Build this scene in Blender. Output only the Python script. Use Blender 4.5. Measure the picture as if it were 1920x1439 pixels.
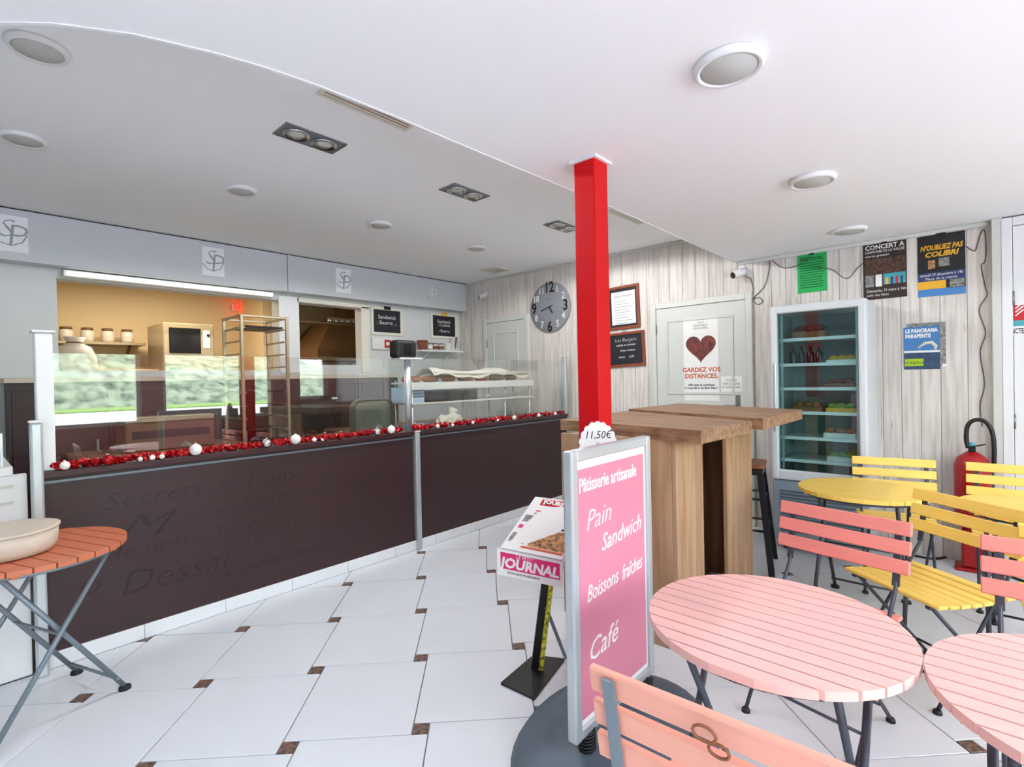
import bpy, bmesh, math, random
from mathutils import Vector, Matrix, Euler
random.seed(7)
R = math.radians
for o in list(bpy.data.objects): bpy.data.objects.remove(o, do_unlink=True)
scn = bpy.context.scene
COL = scn.collection

# ------------------------------------------------------------------ camera
# world: +X runs along the counter (towards the plank wall), +Y towards the kitchen, Z up
F, CX, CY, H = 956.0, 960.0, 719.5, 1.42
def _d(x, y): return Vector((x-CX, -(y-CY), -F)).normalized()
_a, _b = _d(909, 711), _d(1820, 692)
Zc = _b.cross(_a).normalized()
Xc = (_b - Zc*_b.dot(Zc)).normalized()
Yc = Zc.cross(Xc)
MW = Matrix((Xc, Yc, Zc))
EYE = Vector((0, 0, H))
def ray(x, y): return MW @ Vector((x-CX, -(y-CY), -F))
def PX(x, y, X): r = ray(x, y); return EYE + r*(X/r.x)      # pixel -> point on plane X
def PY(x, y, Y): r = ray(x, y); return EYE + r*(Y/r.y)
def PZ(x, y, Z): r = ray(x, y); return EYE + r*((Z-H)/r.z)
cd = bpy.data.cameras.new('camera'); cam = bpy.data.objects.new('camera', cd); COL.objects.link(cam)
cd.sensor_fit = 'HORIZONTAL'; cd.sensor_width = 36; cd.lens = F/1920*36; cd.clip_start = .02; cd.clip_end = 400
cam.matrix_world = Matrix.Translation(EYE) @ MW.to_4x4()
scn.camera = cam

# ------------------------------------------------------------------ light
scn.view_settings.view_transform = 'Standard'; scn.view_settings.look = 'None'
scn.view_settings.gamma = 1; scn.view_settings.use_curve_mapping = False
scn.view_settings.exposure = 0.38
w = bpy.data.worlds.new('sky'); scn.world = w; w.use_nodes = True
bg = w.node_tree.nodes['Background']; bg.inputs[0].default_value = (.86, .94, 1, 1); bg.inputs[1].default_value = 9.0
sd = bpy.data.lights.new('sun', 'SUN'); sun = bpy.data.objects.new('sun', sd); COL.objects.link(sun)
sd.energy = 20; sd.angle = R(1.5); sd.color = (1, .97, .93)
sun.rotation_euler = Vector((-.35, -.42, -.85)).to_track_quat('-Z', 'Y').to_euler()

YF = -2.0            # inner face of the shop front
WINS = [(-2.8, -1.6, .86, 2.42), (-1.42, -.22, .06, 2.42), (-.05, 1.93, .86, 2.42), (2.2, 3.82, .86, 2.42), (4.3, 4.85, 1.12, 1.9)]

# ------------------------------------------------------------------ materials
def lin(c):
    return tuple((v/255/12.92 if v/255 <= .04045 else ((v/255+.055)/1.055)**2.4) for v in c) + (1,)
_m = {}
def mat(name, col, rough=.5, metal=0, var=0, scale=8, stretch=(1, 1, 1), bump=0, coat=0, emit=0, rnd=0, dark=None):
    if name in _m: return _m[name]
    m = bpy.data.materials.new(name); m.use_nodes = True; nt = m.node_tree; b = nt.nodes['Principled BSDF']
    c = lin(col)
    b.inputs['Base Color'].default_value = c; b.inputs['Roughness'].default_value = rough; b.inputs['Metallic'].default_value = metal
    b.inputs['Coat Weight'].default_value = coat; b.inputs['Coat Roughness'].default_value = .08
    if emit:
        b.inputs['Emission Color'].default_value = c; b.inputs['Emission Strength'].default_value = emit
    if var or bump or rnd:
        tc = nt.nodes.new('ShaderNodeTexCoord'); mp = nt.nodes.new('ShaderNodeMapping'); nz = nt.nodes.new('ShaderNodeTexNoise')
        mp.inputs['Scale'].default_value = stretch; nz.inputs['Scale'].default_value = scale; nz.inputs['Detail'].default_value = 6
        nt.links.new(tc.outputs['Object'], mp.inputs[0]); nt.links.new(mp.outputs[0], nz.inputs['Vector'])
        if rnd:
            oi = nt.nodes.new('ShaderNodeObjectInfo'); vm = nt.nodes.new('ShaderNodeVectorMath'); vm.operation = 'SCALE'
            cb = nt.nodes.new('ShaderNodeCombineXYZ')
            for k in range(3): nt.links.new(oi.outputs['Random'], cb.inputs[k])
            nt.links.new(cb.outputs[0], vm.inputs[0]); vm.inputs['Scale'].default_value = 37
            ad = nt.nodes.new('ShaderNodeVectorMath'); nt.links.new(mp.outputs[0], ad.inputs[0]); nt.links.new(vm.outputs[0], ad.inputs[1])
            nt.links.new(ad.outputs[0], nz.inputs['Vector'])
        rp = nt.nodes.new('ShaderNodeValToRGB')
        d = lin(dark) if dark else tuple(x*(1-var) for x in c[:3]) + (1,)
        u = tuple(min(1, x*(1+var*.4)) for x in c[:3]) + (1,)
        rp.color_ramp.elements[0].position = .3; rp.color_ramp.elements[0].color = d
        rp.color_ramp.elements[1].position = .62; rp.color_ramp.elements[1].color = u
        nt.links.new(nz.outputs['Fac'], rp.inputs[0])
        last = rp.outputs[0]
        if rnd:
            hs = nt.nodes.new('ShaderNodeHueSaturation'); mr = nt.nodes.new('ShaderNodeMapRange')
            mr.inputs['To Min'].default_value = 1-rnd; mr.inputs['To Max'].default_value = 1+rnd*.5
            nt.links.new(oi.outputs['Random'], mr.inputs[0]); nt.links.new(mr.outputs[0], hs.inputs['Value']); nt.links.new(last, hs.inputs['Color'])
            last = hs.outputs[0]
        nt.links.new(last, b.inputs['Base Color'])
        if bump:
            bp = nt.nodes.new('ShaderNodeBump'); bp.inputs['Strength'].default_value = bump; bp.inputs['Distance'].default_value = .01
            nt.links.new(nz.outputs['Fac'], bp.inputs['Height']); nt.links.new(bp.outputs[0], b.inputs['Normal'])
    _m[name] = m; return m
def glass(name, tint=(1, 1, 1), r0=.05, rough=0.0):
    m = bpy.data.materials.new(name); m.use_nodes = True; nt = m.node_tree; nt.nodes.clear()
    out = nt.nodes.new('ShaderNodeOutputMaterial'); mx = nt.nodes.new('ShaderNodeMixShader'); lw = nt.nodes.new('ShaderNodeLayerWeight')
    pw = nt.nodes.new('ShaderNodeMath'); pw.operation = 'POWER'; pw.inputs[1].default_value = 5
    mr = nt.nodes.new('ShaderNodeMapRange'); mr.inputs['To Min'].default_value = r0; mr.inputs['To Max'].default_value = 1
    lw.inputs[0].default_value = .5; nt.links.new(lw.outputs['Facing'], pw.inputs[0]); nt.links.new(pw.outputs[0], mr.inputs[0])
    tr = nt.nodes.new('ShaderNodeBsdfTransparent'); gl = nt.nodes.new('ShaderNodeBsdfGlossy')
    tr.inputs[0].default_value = tint + (1,); gl.inputs['Roughness'].default_value = rough
    nt.links.new(mr.outputs[0], mx.inputs[0]); nt.links.new(tr.outputs[0], mx.inputs[1]); nt.links.new(gl.outputs[0], mx.inputs[2])
    nt.links.new(mx.outputs[0], out.inputs[0]); return m

M = dict(
    ceil=mat('ceiling_paint', (246, 246, 247), .9), ceil_up=mat('ceiling_paint_grey', (250, 251, 252), .85),
    wall=mat('grey_wall_paint', (210, 213, 213), .8, var=.03, scale=3), fascia=mat('fascia_paint', (200, 203, 207), .6),
    plank=mat('whitewashed_plank', (224, 218, 211), .75, var=.06, scale=5, stretch=(9, 9, .45), bump=.15, rnd=.07, dark=(196, 189, 182)),
    tile=mat('white_floor_tile', (222, 226, 232), .28, var=.03, scale=3), grout=mat('grout', (118, 118, 120), .9),
    insert=mat('brown_mosaic_insert', (125, 100, 88), .4, var=.7, scale=45, dark=(40, 28, 26)),
    choco=mat('chocolate_panel', (54, 32, 34), .45, var=.10, scale=2.2), choco_top=mat('chocolate_ledge', (62, 36, 40), .3),
    scratch=mat('faded_script', (40, 22, 25), .6),
    white=mat('white_paint', (232, 233, 234), .45), offwhite=mat('door_paint', (208, 210, 204), .5), plinth=mat('white_plinth_tile', (232, 235, 238), .3),
    red=mat('red_gloss', (204, 6, 16), .5), redframe=mat('red_brown_joinery', (158, 96, 88), .6),
    alu=mat('aluminium', (196, 202, 206), .35, metal=.55), chrome=mat('chrome', (205, 205, 205), .15, metal=1), steel=mat('brushed_steel', (150, 150, 148), .35, metal=.9),
    darkmetal=mat('dark_grey_metal', (74, 78, 90), .45, metal=.4), greymetal=mat('blue_grey_metal', (120, 132, 142), .4, metal=.3),
    black=mat('black_plastic', (18, 18, 20), .45), blackm=mat('black_metal', (25, 25, 28), .4, metal=.3),
    pink=mat('pink_painted_wood', (232, 181, 173), .5, var=.05, scale=5, stretch=(8, .6, 8), rnd=.03),
    salmon=mat('salmon_painted_wood', (236, 140, 128), .5, var=.05, scale=5, stretch=(8, .6, 8), rnd=.03),
    peach=mat('peach_painted_wood', (240, 168, 148), .5, var=.06, scale=5, stretch=(8, .6, 8), rnd=.03),
    yellow=mat('yellow_painted_wood', (250, 211, 104), .45, var=.05, scale=5, stretch=(8, .6, 8), rnd=.03),
    terra=mat('terracotta_painted_wood', (206, 118, 84), .5, var=.1, scale=6, stretch=(.6, 8, 8), rnd=.06),
    pine=mat('pine_wood', (178, 146, 114), .6, var=.12, scale=4, stretch=(5, 5, .4), rnd=.07, dark=(152, 112, 78)),
    pinetop=mat('stained_pine_top', (158, 122, 92), .5, var=.25, scale=5, stretch=(7, .6, 7), rnd=.05, dark=(112, 80, 56)),
    beige=mat('beige_ceramic', (206, 192, 176), .6), wood=mat('brown_wood', (140, 84, 52), .5, var=.25, scale=8, stretch=(1, 6, 1)),
    glass=glass('clear_glass', (.985, .995, .99), .115), winglass=glass('window_glass', (.99, .995, .995), .04), fglass=glass('fridge_glass', (.78, .90, .90), .06),
    fridge=mat('fridge_white', (212, 217, 221), .35), fridgein=mat('fridge_interior', (136, 162, 162), .5), grille=mat('fridge_grille', (92, 108, 122), .5),
    paper=mat('paper', (238, 238, 236), .8), pinksign=mat('pink_print', (214, 128, 152), .35), magenta=mat('magenta_print', (222, 30, 112), .5),
    redprint=mat('red_print', (200, 30, 44), .5), orange=mat('orange_print', (205, 96, 50), .6), ink=mat('black_ink', (28, 26, 30), .6), greyink=mat('grey_ink', (120, 120, 126), .7),
    blueprint=mat('blue_print', (70, 130, 190), .5), green=mat('green_card', (22, 172, 84), .6), greendk=mat('dark_green_ink', (10, 96, 48), .6),
    extred=mat('extinguisher_red', (164, 14, 20), .35), logogrey=mat('monogram_grey', (150, 154, 162), .6), stick=mat('sticker_white', (236, 238, 241), .5), kick=mat('fridge_kick_panel', (150, 166, 180), .4), chalk=mat('chalkboard', (26, 26, 36), .6), chalkw=mat('chalk_white', (220, 220, 220), .8), frame=mat('reddish_wood_frame', (134, 66, 38), .5, var=.15, scale=12),
    cream=mat('cream_frame', (226, 222, 208), .5), gold=mat('amber_print', (232, 176, 40), .5), teal=mat('teal_print', (70, 170, 180), .5), brownp=mat('dark_brown_print', (46, 30, 28), .5),
    heart=mat('crusty_bread_print', (120, 52, 44), .6, var=.6, scale=26, dark=(50, 16, 18)), bluedk=mat('dark_blue_print', (44, 58, 110), .5), navy=mat('navy_hills_print', (52, 78, 110), .5, var=.4, scale=20),
    lime=mat('lime_print', (170, 205, 40), .5), bread=mat('bread_crust', (150, 98, 56), .7, var=.4, scale=20, bump=.3), lettuce=mat('lettuce', (120, 170, 70), .7, var=.3, scale=30),
    rubber=mat('blue_grey_rubber_base', (88, 102, 116), .55), bluebox=mat('pale_blue_plastic', (176, 200, 226), .4), sage=mat('grey_green_fabric', (104, 112, 100), .7),
    clockface=mat('clock_grey', (136, 138, 146), .5), tinsel=mat('red_tinsel', (165, 12, 22), .25, metal=.5), bauble=mat('white_bauble', (240, 236, 230), .25, coat=.5), silver=mat('silver_bauble', (225, 225, 225), .12, metal=1),
    kwall=mat('kitchen_wall', (222, 200, 160), .8), kdark=mat('hood_brown', (110, 78, 48), .5), kmetal=mat('kitchen_steel', (176, 160, 132), .35, metal=.6), darkglass=mat('oven_glass', (14, 13, 16), .15),
    redlamp=mat('red_indicator', (255, 30, 20), .4, emit=6), tube=mat('fluorescent_tube', (250, 250, 245), .5, emit=1.2), diff=mat('lamp_diffuser', (196, 197, 192), .6),
    asphalt=mat('road_surface', (172, 174, 186), .9, var=.1, scale=3), pave=mat('pavement', (196, 192, 188), .9, var=.08, scale=4), grass=mat('verge_grass', (120, 150, 80), .95, var=.4, scale=6),
    hill=mat('wooded_hillside', (118, 132, 112), .95, var=.6, scale=1.3, dark=(52, 66, 56)), render_=mat('outside_render', (205, 196, 184), .9),
    terrapot=mat('terracotta_pot', (134, 78, 62), .7), jar=mat('jar_glass_white', (214, 208, 200), .3), cable=mat('grey_cable', (92, 88, 84), .6), plate=mat('white_plate_plastic', (225, 226, 222), .4),
    goldtape=mat('yellow_dotted_print', (205, 200, 60), .5, var=.7, scale=60, dark=(50, 50, 20)), photo=mat('food_photo_print', (190, 140, 90), .5, var=.7, scale=60, dark=(50, 30, 26)), photo2=mat('grey_photo_print', (150, 150, 146), .5, var=.5, scale=60, dark=(70, 80, 70)),
    crowd=mat('orchestra_photo_print', (92, 62, 50), .5, var=.8, scale=40, dark=(20, 14, 16)), sand=mat('greaseproof_paper', (226, 222, 208), .7))

def plank_cracks(m):
    nt = m.node_tree; b = nt.nodes['Principled BSDF']; src = b.inputs['Base Color'].links[0].from_socket
    mp = [n for n in nt.nodes if n.type == 'VECT_MATH' and n.operation == 'ADD'][0]
    nz = nt.nodes.new('ShaderNodeTexNoise'); nz.inputs['Scale'].default_value = 7; nz.inputs['Detail'].default_value = 2
    rp = nt.nodes.new('ShaderNodeValToRGB'); rp.color_ramp.elements[0].position = .70; rp.color_ramp.elements[0].color = (0, 0, 0, 1); rp.color_ramp.elements[1].position = .76
    mx = nt.nodes.new('ShaderNodeMixRGB'); mx.inputs[2].default_value = lin((150, 140, 132))
    nt.links.new(mp.outputs[0], nz.inputs['Vector']); nt.links.new(nz.outputs['Fac'], rp.inputs[0]); nt.links.new(rp.outputs[0], mx.inputs[0]); nt.links.new(src, mx.inputs[1]); nt.links.new(mx.outputs[0], b.inputs['Base Color'])
plank_cracks(M['plank'])
for k_ in ('red',): M[k_].node_tree.nodes['Principled BSDF'].inputs['Specular IOR Level'].default_value = .22

# ------------------------------------------------------------------ mesh builder
def smooth(P, n=5):
    P = [Vector(p) for p in P]; out = []
    for i in range(len(P)-1):
        p0, p1, p2, p3 = P[max(i-1, 0)], P[i], P[i+1], P[min(i+2, len(P)-1)]
        for q in range(n):
            u = q/n; out.append(.5*((2*p1)+(-p0+p2)*u+(2*p0-5*p1+4*p2-p3)*u*u+(-p0+3*p1-3*p2+p3)*u**3))
    return out + [P[-1]]
class MB:
    def __init__(s): s.bm = bmesh.new()
    def box(s, a, b, bev=0, seg=1):
        a = Vector(a); b = Vector(b); bm = s.bm
        v = [bm.verts.new((a.x if i & 1 else b.x, a.y if i & 2 else b.y, a.z if i & 4 else b.z)) for i in range(8)]
        fs = [bm.faces.new([v[i] for i in q]) for q in ((0, 1, 3, 2), (4, 6, 7, 5), (0, 4, 5, 1), (2, 3, 7, 6), (0, 2, 6, 4), (1, 5, 7, 3))]
        bmesh.ops.recalc_face_normals(bm, faces=fs)
        if bev:
            es = list({e for f in fs for e in f.edges})
            bmesh.ops.bevel(bm, geom=es, offset=bev, segments=seg, affect='EDGES', profile=.5)
        return s
    def bar(s, p0, p1, w, t, up=(0, 0, 1)):
        p0 = Vector(p0); p1 = Vector(p1); d = (p1-p0).normalized(); u = Vector(up); x = d.cross(u)
        x = x.normalized() if x.length > 1e-4 else Vector((1, 0, 0)); y = x.cross(d)
        vs = [s.bm.verts.new(p + x*(a*w/2) + y*(b*t/2)) for p in (p0, p1) for a, b in ((-1, -1), (1, -1), (1, 1), (-1, 1))]
        fs = [s.bm.faces.new([vs[i] for i in q]) for q in ((0, 1, 2, 3), (7, 6, 5, 4), (0, 4, 5, 1), (1, 5, 6, 2), (2, 6, 7, 3), (3, 7, 4, 0))]
        bmesh.ops.recalc_face_normals(s.bm, faces=fs); return s
    def tube(s, pts, r, n=8, closed=False):
        pts = [Vector(p) for p in pts]; rs = r if isinstance(r, (list, tuple)) else [r]*len(pts)
        rings = []; prev = None
        for i, p in enumerate(pts):
            a = pts[i-1] if i else (pts[-1] if closed else p); b = pts[i+1] if i+1 < len(pts) else (pts[0] if closed else p)
            d = (b-a).normalized()
            if prev is None:
                x = d.cross(Vector((0, 0, 1))); x = x if x.length > 1e-3 else d.cross(Vector((1, 0, 0)))
            else: x = prev - d*prev.dot(d)
            x.normalize(); prev = x; y = d.cross(x)
            rings.append([s.bm.verts.new(p + (x*math.cos(2*math.pi*k/n) + y*math.sin(2*math.pi*k/n))*rs[i]) for k in range(n)])
        fs = []
        seq = list(zip(rings, rings[1:])) + ([(rings[-1], rings[0])] if closed else [])
        for A, B in seq:
            for k in range(n):
                f = s.bm.faces.new((A[k], A[(k+1) % n], B[(k+1) % n], B[k])); f.smooth = True; fs.append(f)
        if not closed: fs.append(s.bm.faces.new(rings[0][::-1])); fs.append(s.bm.faces.new(rings[-1]))
        bmesh.ops.recalc_face_normals(s.bm, faces=fs); return s
    def cyl(s, p0, p1, r, n=14, r2=None): return s.tube([p0, p1], [r, r if r2 is None else r2], n)
    def prism(s, poly, z0, z1):
        A = [s.bm.verts.new((p[0], p[1], z0)) for p in poly]; B = [s.bm.verts.new((p[0], p[1], z1)) for p in poly]; n = len(poly)
        fs = [s.bm.faces.new(A[::-1]), s.bm.faces.new(B)] + [s.bm.faces.new((A[k], A[(k+1) % n], B[(k+1) % n], B[k])) for k in range(n)]
        bmesh.ops.recalc_face_normals(s.bm, faces=fs); return s
    def lathe(s, prof, c=(0, 0, 0), n=24, sx=1, sy=1):
        c = Vector(c); rings = []
        for r, z in prof:
            rings.append([s.bm.verts.new(c + Vector((r*sx*math.cos(2*math.pi*k/n), r*sy*math.sin(2*math.pi*k/n), z))) for k in range(n)])
        fs = []
        for A, B in zip(rings, rings[1:]):
            for k in range(n):
                f = s.bm.faces.new((A[k], A[(k+1) % n], B[(k+1) % n], B[k])); f.smooth = True; fs.append(f)
        fs.append(s.bm.faces.new(rings[0][::-1])); fs.append(s.bm.faces.new(rings[-1]))
        bmesh.ops.recalc_face_normals(s.bm, faces=fs); return s
    def ball(s, c, r, n=12, sz=1):
        prof = [(r*math.sin(math.pi*k/n) if 0 < k < n else r*.03, -r*sz*math.cos(math.pi*k/n)) for k in range(n+1)]
        return s.lathe(prof, c, n=max(10, n+4))
    def xf(s, m): bmesh.ops.transform(s.bm, matrix=m, verts=s.bm.verts[:]); return s
    def build(s, name, m, parent=None, **kw):
        me = bpy.data.meshes.new(name); s.bm.to_mesh(me); s.bm.free(); return link(name, me, m, parent, **kw)
def link(name, me, m, parent=None, loc=None, label=None, cat=None, group=None, kind=None):
    o = bpy.data.objects.new(name, me); COL.objects.link(o)
    if m is not None and not me.materials: me.materials.append(M[m] if isinstance(m, str) else m)
    if parent: o.parent = parent
    if loc: o.location = loc
    return tag(o, label, cat, group, kind)
def tag(o, label=None, cat=None, group=None, kind=None):
    if label: o['label'] = label
    if cat: o['category'] = cat
    if group: o['group'] = group
    if kind: o['kind'] = kind
    return o
def thing(name, label, cat, loc=(0, 0, 0), rz=0, group=None, frame=None):
    o = bpy.data.objects.new(name, None); COL.objects.link(o); o.empty_display_size = .05
    if frame is not None: o.matrix_world = Matrix.Translation(Vector(loc)) @ frame.to_4x4()
    else: o.location = loc; o.rotation_euler = (0, 0, rz)
    return tag(o, label, cat, group)
def copy_tree(o, parent=None):
    c = o.copy(); COL.objects.link(c); c.parent = parent
    for ch in list(o.children): copy_tree(ch, c)
    return c
# wall frames: local x = to the right, y = up, z = out of the wall
FX = Matrix(((0, 0, -1), (-1, 0, 0), (0, 1, 0)))      # on a wall facing -X
FY = Matrix(((1, 0, 0), (0, 0, -1), (0, 1, 0)))       # on a wall facing -Y
def text(name, s, size, m, parent, x, y, z=.001, align='CENTER', shear=0, sx=1, rot=0, bold=0, label=None, ext=.0006, maxw=None):
    cu = bpy.data.curves.new(name, 'FONT'); cu.body = s; cu.size = size; cu.align_x = align; cu.align_y = 'CENTER'; cu.shear = shear
    cu.extrude = ext; cu.offset = bold; cu.resolution_u = 2
    t = bpy.data.objects.new(name, cu); COL.objects.link(t)
    me = bpy.data.meshes.new_from_object(t.evaluated_get(bpy.context.evaluated_depsgraph_get())); bpy.data.objects.remove(t); me.materials.clear()
    if maxw:
        wd = max(v.co.x for v in me.vertices)-min(v.co.x for v in me.vertices)
        if wd*sx > maxw: sx = maxw/wd
    me.transform(Matrix.Translation((x, y, z)) @ Matrix.Rotation(rot, 4, 'Z') @ Matrix.Diagonal((sx, 1, 1, 1)))
    me.name = name
    return link(name, me, m, parent, label=label)
def plate(name, x0, y0, x1, y1, m, parent, z0=0, z1=.002, label=None): return MB().box((x0, y0, z0), (x1, y1, z1)).build(name, m, parent, label=label)
def struct(name, mb, m, parent=None): return mb.build(name, m, parent, kind=None if parent else 'structure')

# ================================================================== SETTING
XP, YK, ZC, ZS = 5.0, 5.5, 2.78, 2.47
XL = -4.5
# ---- floor
floor = struct('floor', MB().box((XL-.2, YF-.2, -.12), (XP+.25, 8.6, -.006)), 'grout')
TW, TH, TS = .5056, .5353, .066
e1 = Vector((math.cos(R(-45)), math.sin(R(-45)))); e2 = Vector((math.cos(R(45)), math.sin(R(45))))
P0 = Vector((.863, 1.991)) - e1*(TW-TS/2) - e2*(TH+TS/2)
def clip(poly, x0, x1, y0, y1):
    for ax, lim, sg in ((0, x0, 1), (0, x1, -1), (1, y0, 1), (1, y1, -1)):
        out = []
        for i, p in enumerate(poly):
            q = poly[(i+1) % len(poly)]; a = (p[ax]-lim)*sg; b = (q[ax]-lim)*sg
            if a >= 0: out.append(p)
            if a*b < 0: t = a/(a-b); out.append((p[0]+(q[0]-p[0])*t, p[1]+(q[1]-p[1])*t))
        poly = out
        if len(poly) < 3: return []
    return poly
g = .0025
def tilepoly(o, x0, y0, x1, y1): return [tuple(o + e1*x + e2*y) for x, y in ((x0+g, y0+g), (x1-g, y0+g), (x1-g, y1-g), (x0+g, y1-g))]
def area(p): return abs(sum(p[i][0]*p[(i+1) % len(p)][1]-p[(i+1) % len(p)][0]*p[i][1] for i in range(len(p))))/2
shared = {}
for i in range(-20, 21):
    for j in range(-20, 21):
        o = P0 + e1*(i*TW-j*TS) + e2*(i*TS+j*TH)
        for nm, mm, rc in (('tile', 'tile', (0, 0, TW, TH)), ('tile_insert', 'insert', (TW-TS, TH, TW, TH+TS))):
            full = tilepoly(o, *rc); p = clip(full, -3.4, XP, YF, 3.46)
            if len(p) < 3 or area(p) < .0015: continue
            if abs(area(p)-area(full)) < 1e-6:
                if nm not in shared:
                    me = bpy.data.meshes.new(nm); b = MB().prism([tuple(Vector(q)-o) for q in full], -.01, 0).bm
                    bmesh.ops.bevel(b, geom=[e for e in b.edges if all(v.co.z > -.001 for v in e.verts)], offset=.0015, segments=1, affect='EDGES')
                    b.to_mesh(me); shared[nm] = me
                link(nm, shared[nm], mm, floor, loc=(o.x, o.y, 0))
            else: MB().prism(p, -.01, 0).build(nm, mm, floor)

# ---- ceilings
struct('ceiling', MB().box((XL-.2, YF-.2, ZC), (XP+.2, 8.7, ZC+.25)), 'ceil_up')
curve = [(XP, 1.635), (2.77, 1.645), (1.54, 1.68), (1.2, 1.685), (.91, 1.70), (.74, 1.725), (.59, 1.765), (.40, 1.84), (.23, 1.95), (.13, 2.05), (.0, 2.2), (-.12, 2.38), (-.25, 2.65), (-.34, 3.0), (-.38, 3.5), (-.38, YK)]
struct('ceiling_soffit', MB().prism(curve + [(XL, YK), (XL, YF), (XP, YF)], ZS, ZC-.001), 'ceil')
trim = MB()
for p, q in zip(curve, curve[1:]): trim.bar((p[0], p[1]+.006, ZS+.012), (q[0], q[1]+.006, ZS+.012), .012, .03)
struct('trim_1', trim, 'white')

# ---- plank wall (right), each board its own piece
wr = struct('wall_right', MB().box((XP+.02, YF-.2, -.1), (XP+.2, 8.6, ZC)), 'wall')
y = -.12; k = 0
while y < YK+.1:
    wd = random.choice((.118, .135, .135, .152))
    y1 = min(y+wd, YK+.12)
    MB().box((XP-.001*random.random(), y+.0012, 0), (XP+.021, y1-.0012, ZC), bev=.0025).build('plank', 'plank', wr); y = y1; k += 1
struct('trim_2', MB().box((XP-.025, -.1, ZS-.035), (XP, 1.6, ZS-.001), bev=.006), 'offwhite')
struct('trim_3', MB().box((XP-.02, 1.62, ZC-.03), (XP, 5.33, ZC-.001), bev=.006), 'offwhite')
struct('trim_4', MB().box((XP-.07, -.17, 0), (XP+.02, -.115, ZS), bev=.004), 'offwhite')
# ---- kitchen wall with two hatches
wb = MB()
for (x0, x1, z0, z1) in ((XL, .62, 0, ZC), (.62, 2.40, 0, 1.56), (.62, 2.40, 2.31, ZC), (2.40, 2.60, 0, ZC), (2.60, 3.41, 0, 1.62), (2.60, 3.41, 2.31, ZC), (3.41, XP, 0, ZC)):
    wb.box((x0, YK, z0), (x1, YK+.16, z1))
struct('wall_back', wb, 'wall')
struct('trim_5', MB().box((2.40, YK-.015, 1.53), (2.62, YK, 2.36), bev=.003), 'white')
struct('trim_6', MB().box((3.39, YK-.015, 1.53), (3.50, YK, 2.33), bev=.003).box((2.6, YK-.015, 2.31), (3.5, YK, 2.36), bev=.003), 'cream')
f1 = struct('trim_7', MB().box((-.6, 5.33, 2.385), (2.428, YK-.001, ZC-.012)), 'fascia')
f2 = struct('trim_8', MB().box((2.436, 5.33, 2.385), (XP-.01, YK-.001, ZC-.012)), 'fascia')
struct('trim_9', MB().box((-.6, 5.345, ZC-.014), (XP-.01, YK-.001, ZC)), 'black')
struct('wall_left', MB().box((XL-.2, YF-.2, 0), (XL, 8.6, ZC)), 'wall')
# ---- kitchen beyond the hatches
struct('wall_kitchen_back', MB().box((XL, 8.4, 0), (XP, 8.6, ZC)), 'kwall')
struct('wall_kitchen_left', MB().box((-.9, YK+.16, 0), (-.8, 8.4, ZC)), 'kwall')
struct('wall_kitchen_pier', MB().box((3.05, 7.5, 0), (3.35, 8.4, ZC)), 'kwall')
# ---- shop front
wf = MB(); xs = XL-.2
for (x0, x1, z0, z1) in WINS:
    wf.box((xs, YF-.2, 0), (x0, YF, ZC)); wf.box((x0, YF-.2, z1), (x1, YF, ZC)); xs = x1
    if z0 > .1: wf.box((x0, YF-.2, 0), (x1, YF, z0))
wf.box((xs, YF-.2, 0), (XP+.2, YF, ZC))
struct('wall_front', wf, 'redframe')
for n, (x0, x1, z0, z1) in enumerate(WINS):
    nm = 'door_4' if z0 < .1 else 'window_%d' % (n+1)
    b = MB(); t = .05
    b.box((x0, YF-.13, z0), (x0+t, YF-.07, z1)); b.box((x1-t, YF-.13, z0), (x1, YF-.07, z1)); b.box((x0, YF-.13, z0), (x1, YF-.07, z0+t)); b.box((x0, YF-.13, z1-t), (x1, YF-.07, z1))
    wn = struct(nm, b, 'offwhite'); MB().box((x0+t, YF-.103, z0+t), (x1-t, YF-.097, z1-t)).build('pane', 'winglass', wn)
# ---- outside
struct('pavement', MB().box((-60, -4.2, -.3), (60, YF-.2, -.08)), 'pave')
struct('road', MB().box((-80, -33, -.3), (90, -4.2, -.14)), 'asphalt')
tag(MB().box((-80, -39, -.3), (90, -33, -.05)).build('verge', 'grass'), 'green roadside verge seen mirrored in the counter glass', 'grass', kind='stuff')
struct('side_yard', MB().box((-60, -1.4, -.3), (XL-.2, 60, -.1)), 'pave')
bm = bmesh.new(); NX, NY = 90, 26; grid = []
for i in range(NX+1):
    row = []
    for j in range(NY+1):
        x = -80+170*i/NX; t = j/NY; yy = -38.5-70*t
        hh = (4.2+4.6*math.exp(-((x-4)/22)**2))*2.4*(t**.7)*(1 if x < 13 else max(.3, 1-(x-13)/40))
        row.append(bm.verts.new((x, yy, -.1+hh*(1.3+.25*math.sin(x*.31))+random.uniform(-.35, .55)*(1 if j else 0))))
    grid.append(row)
for i in range(NX):
    for j in range(NY): bm.faces.new((grid[i][j], grid[i][j+1], grid[i+1][j+1], grid[i+1][j])).smooth = True
h = MB(); h.bm.free(); h.bm = bm; hill = h.build('hillside', 'hill'); hill['kind'] = 'structure'

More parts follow.
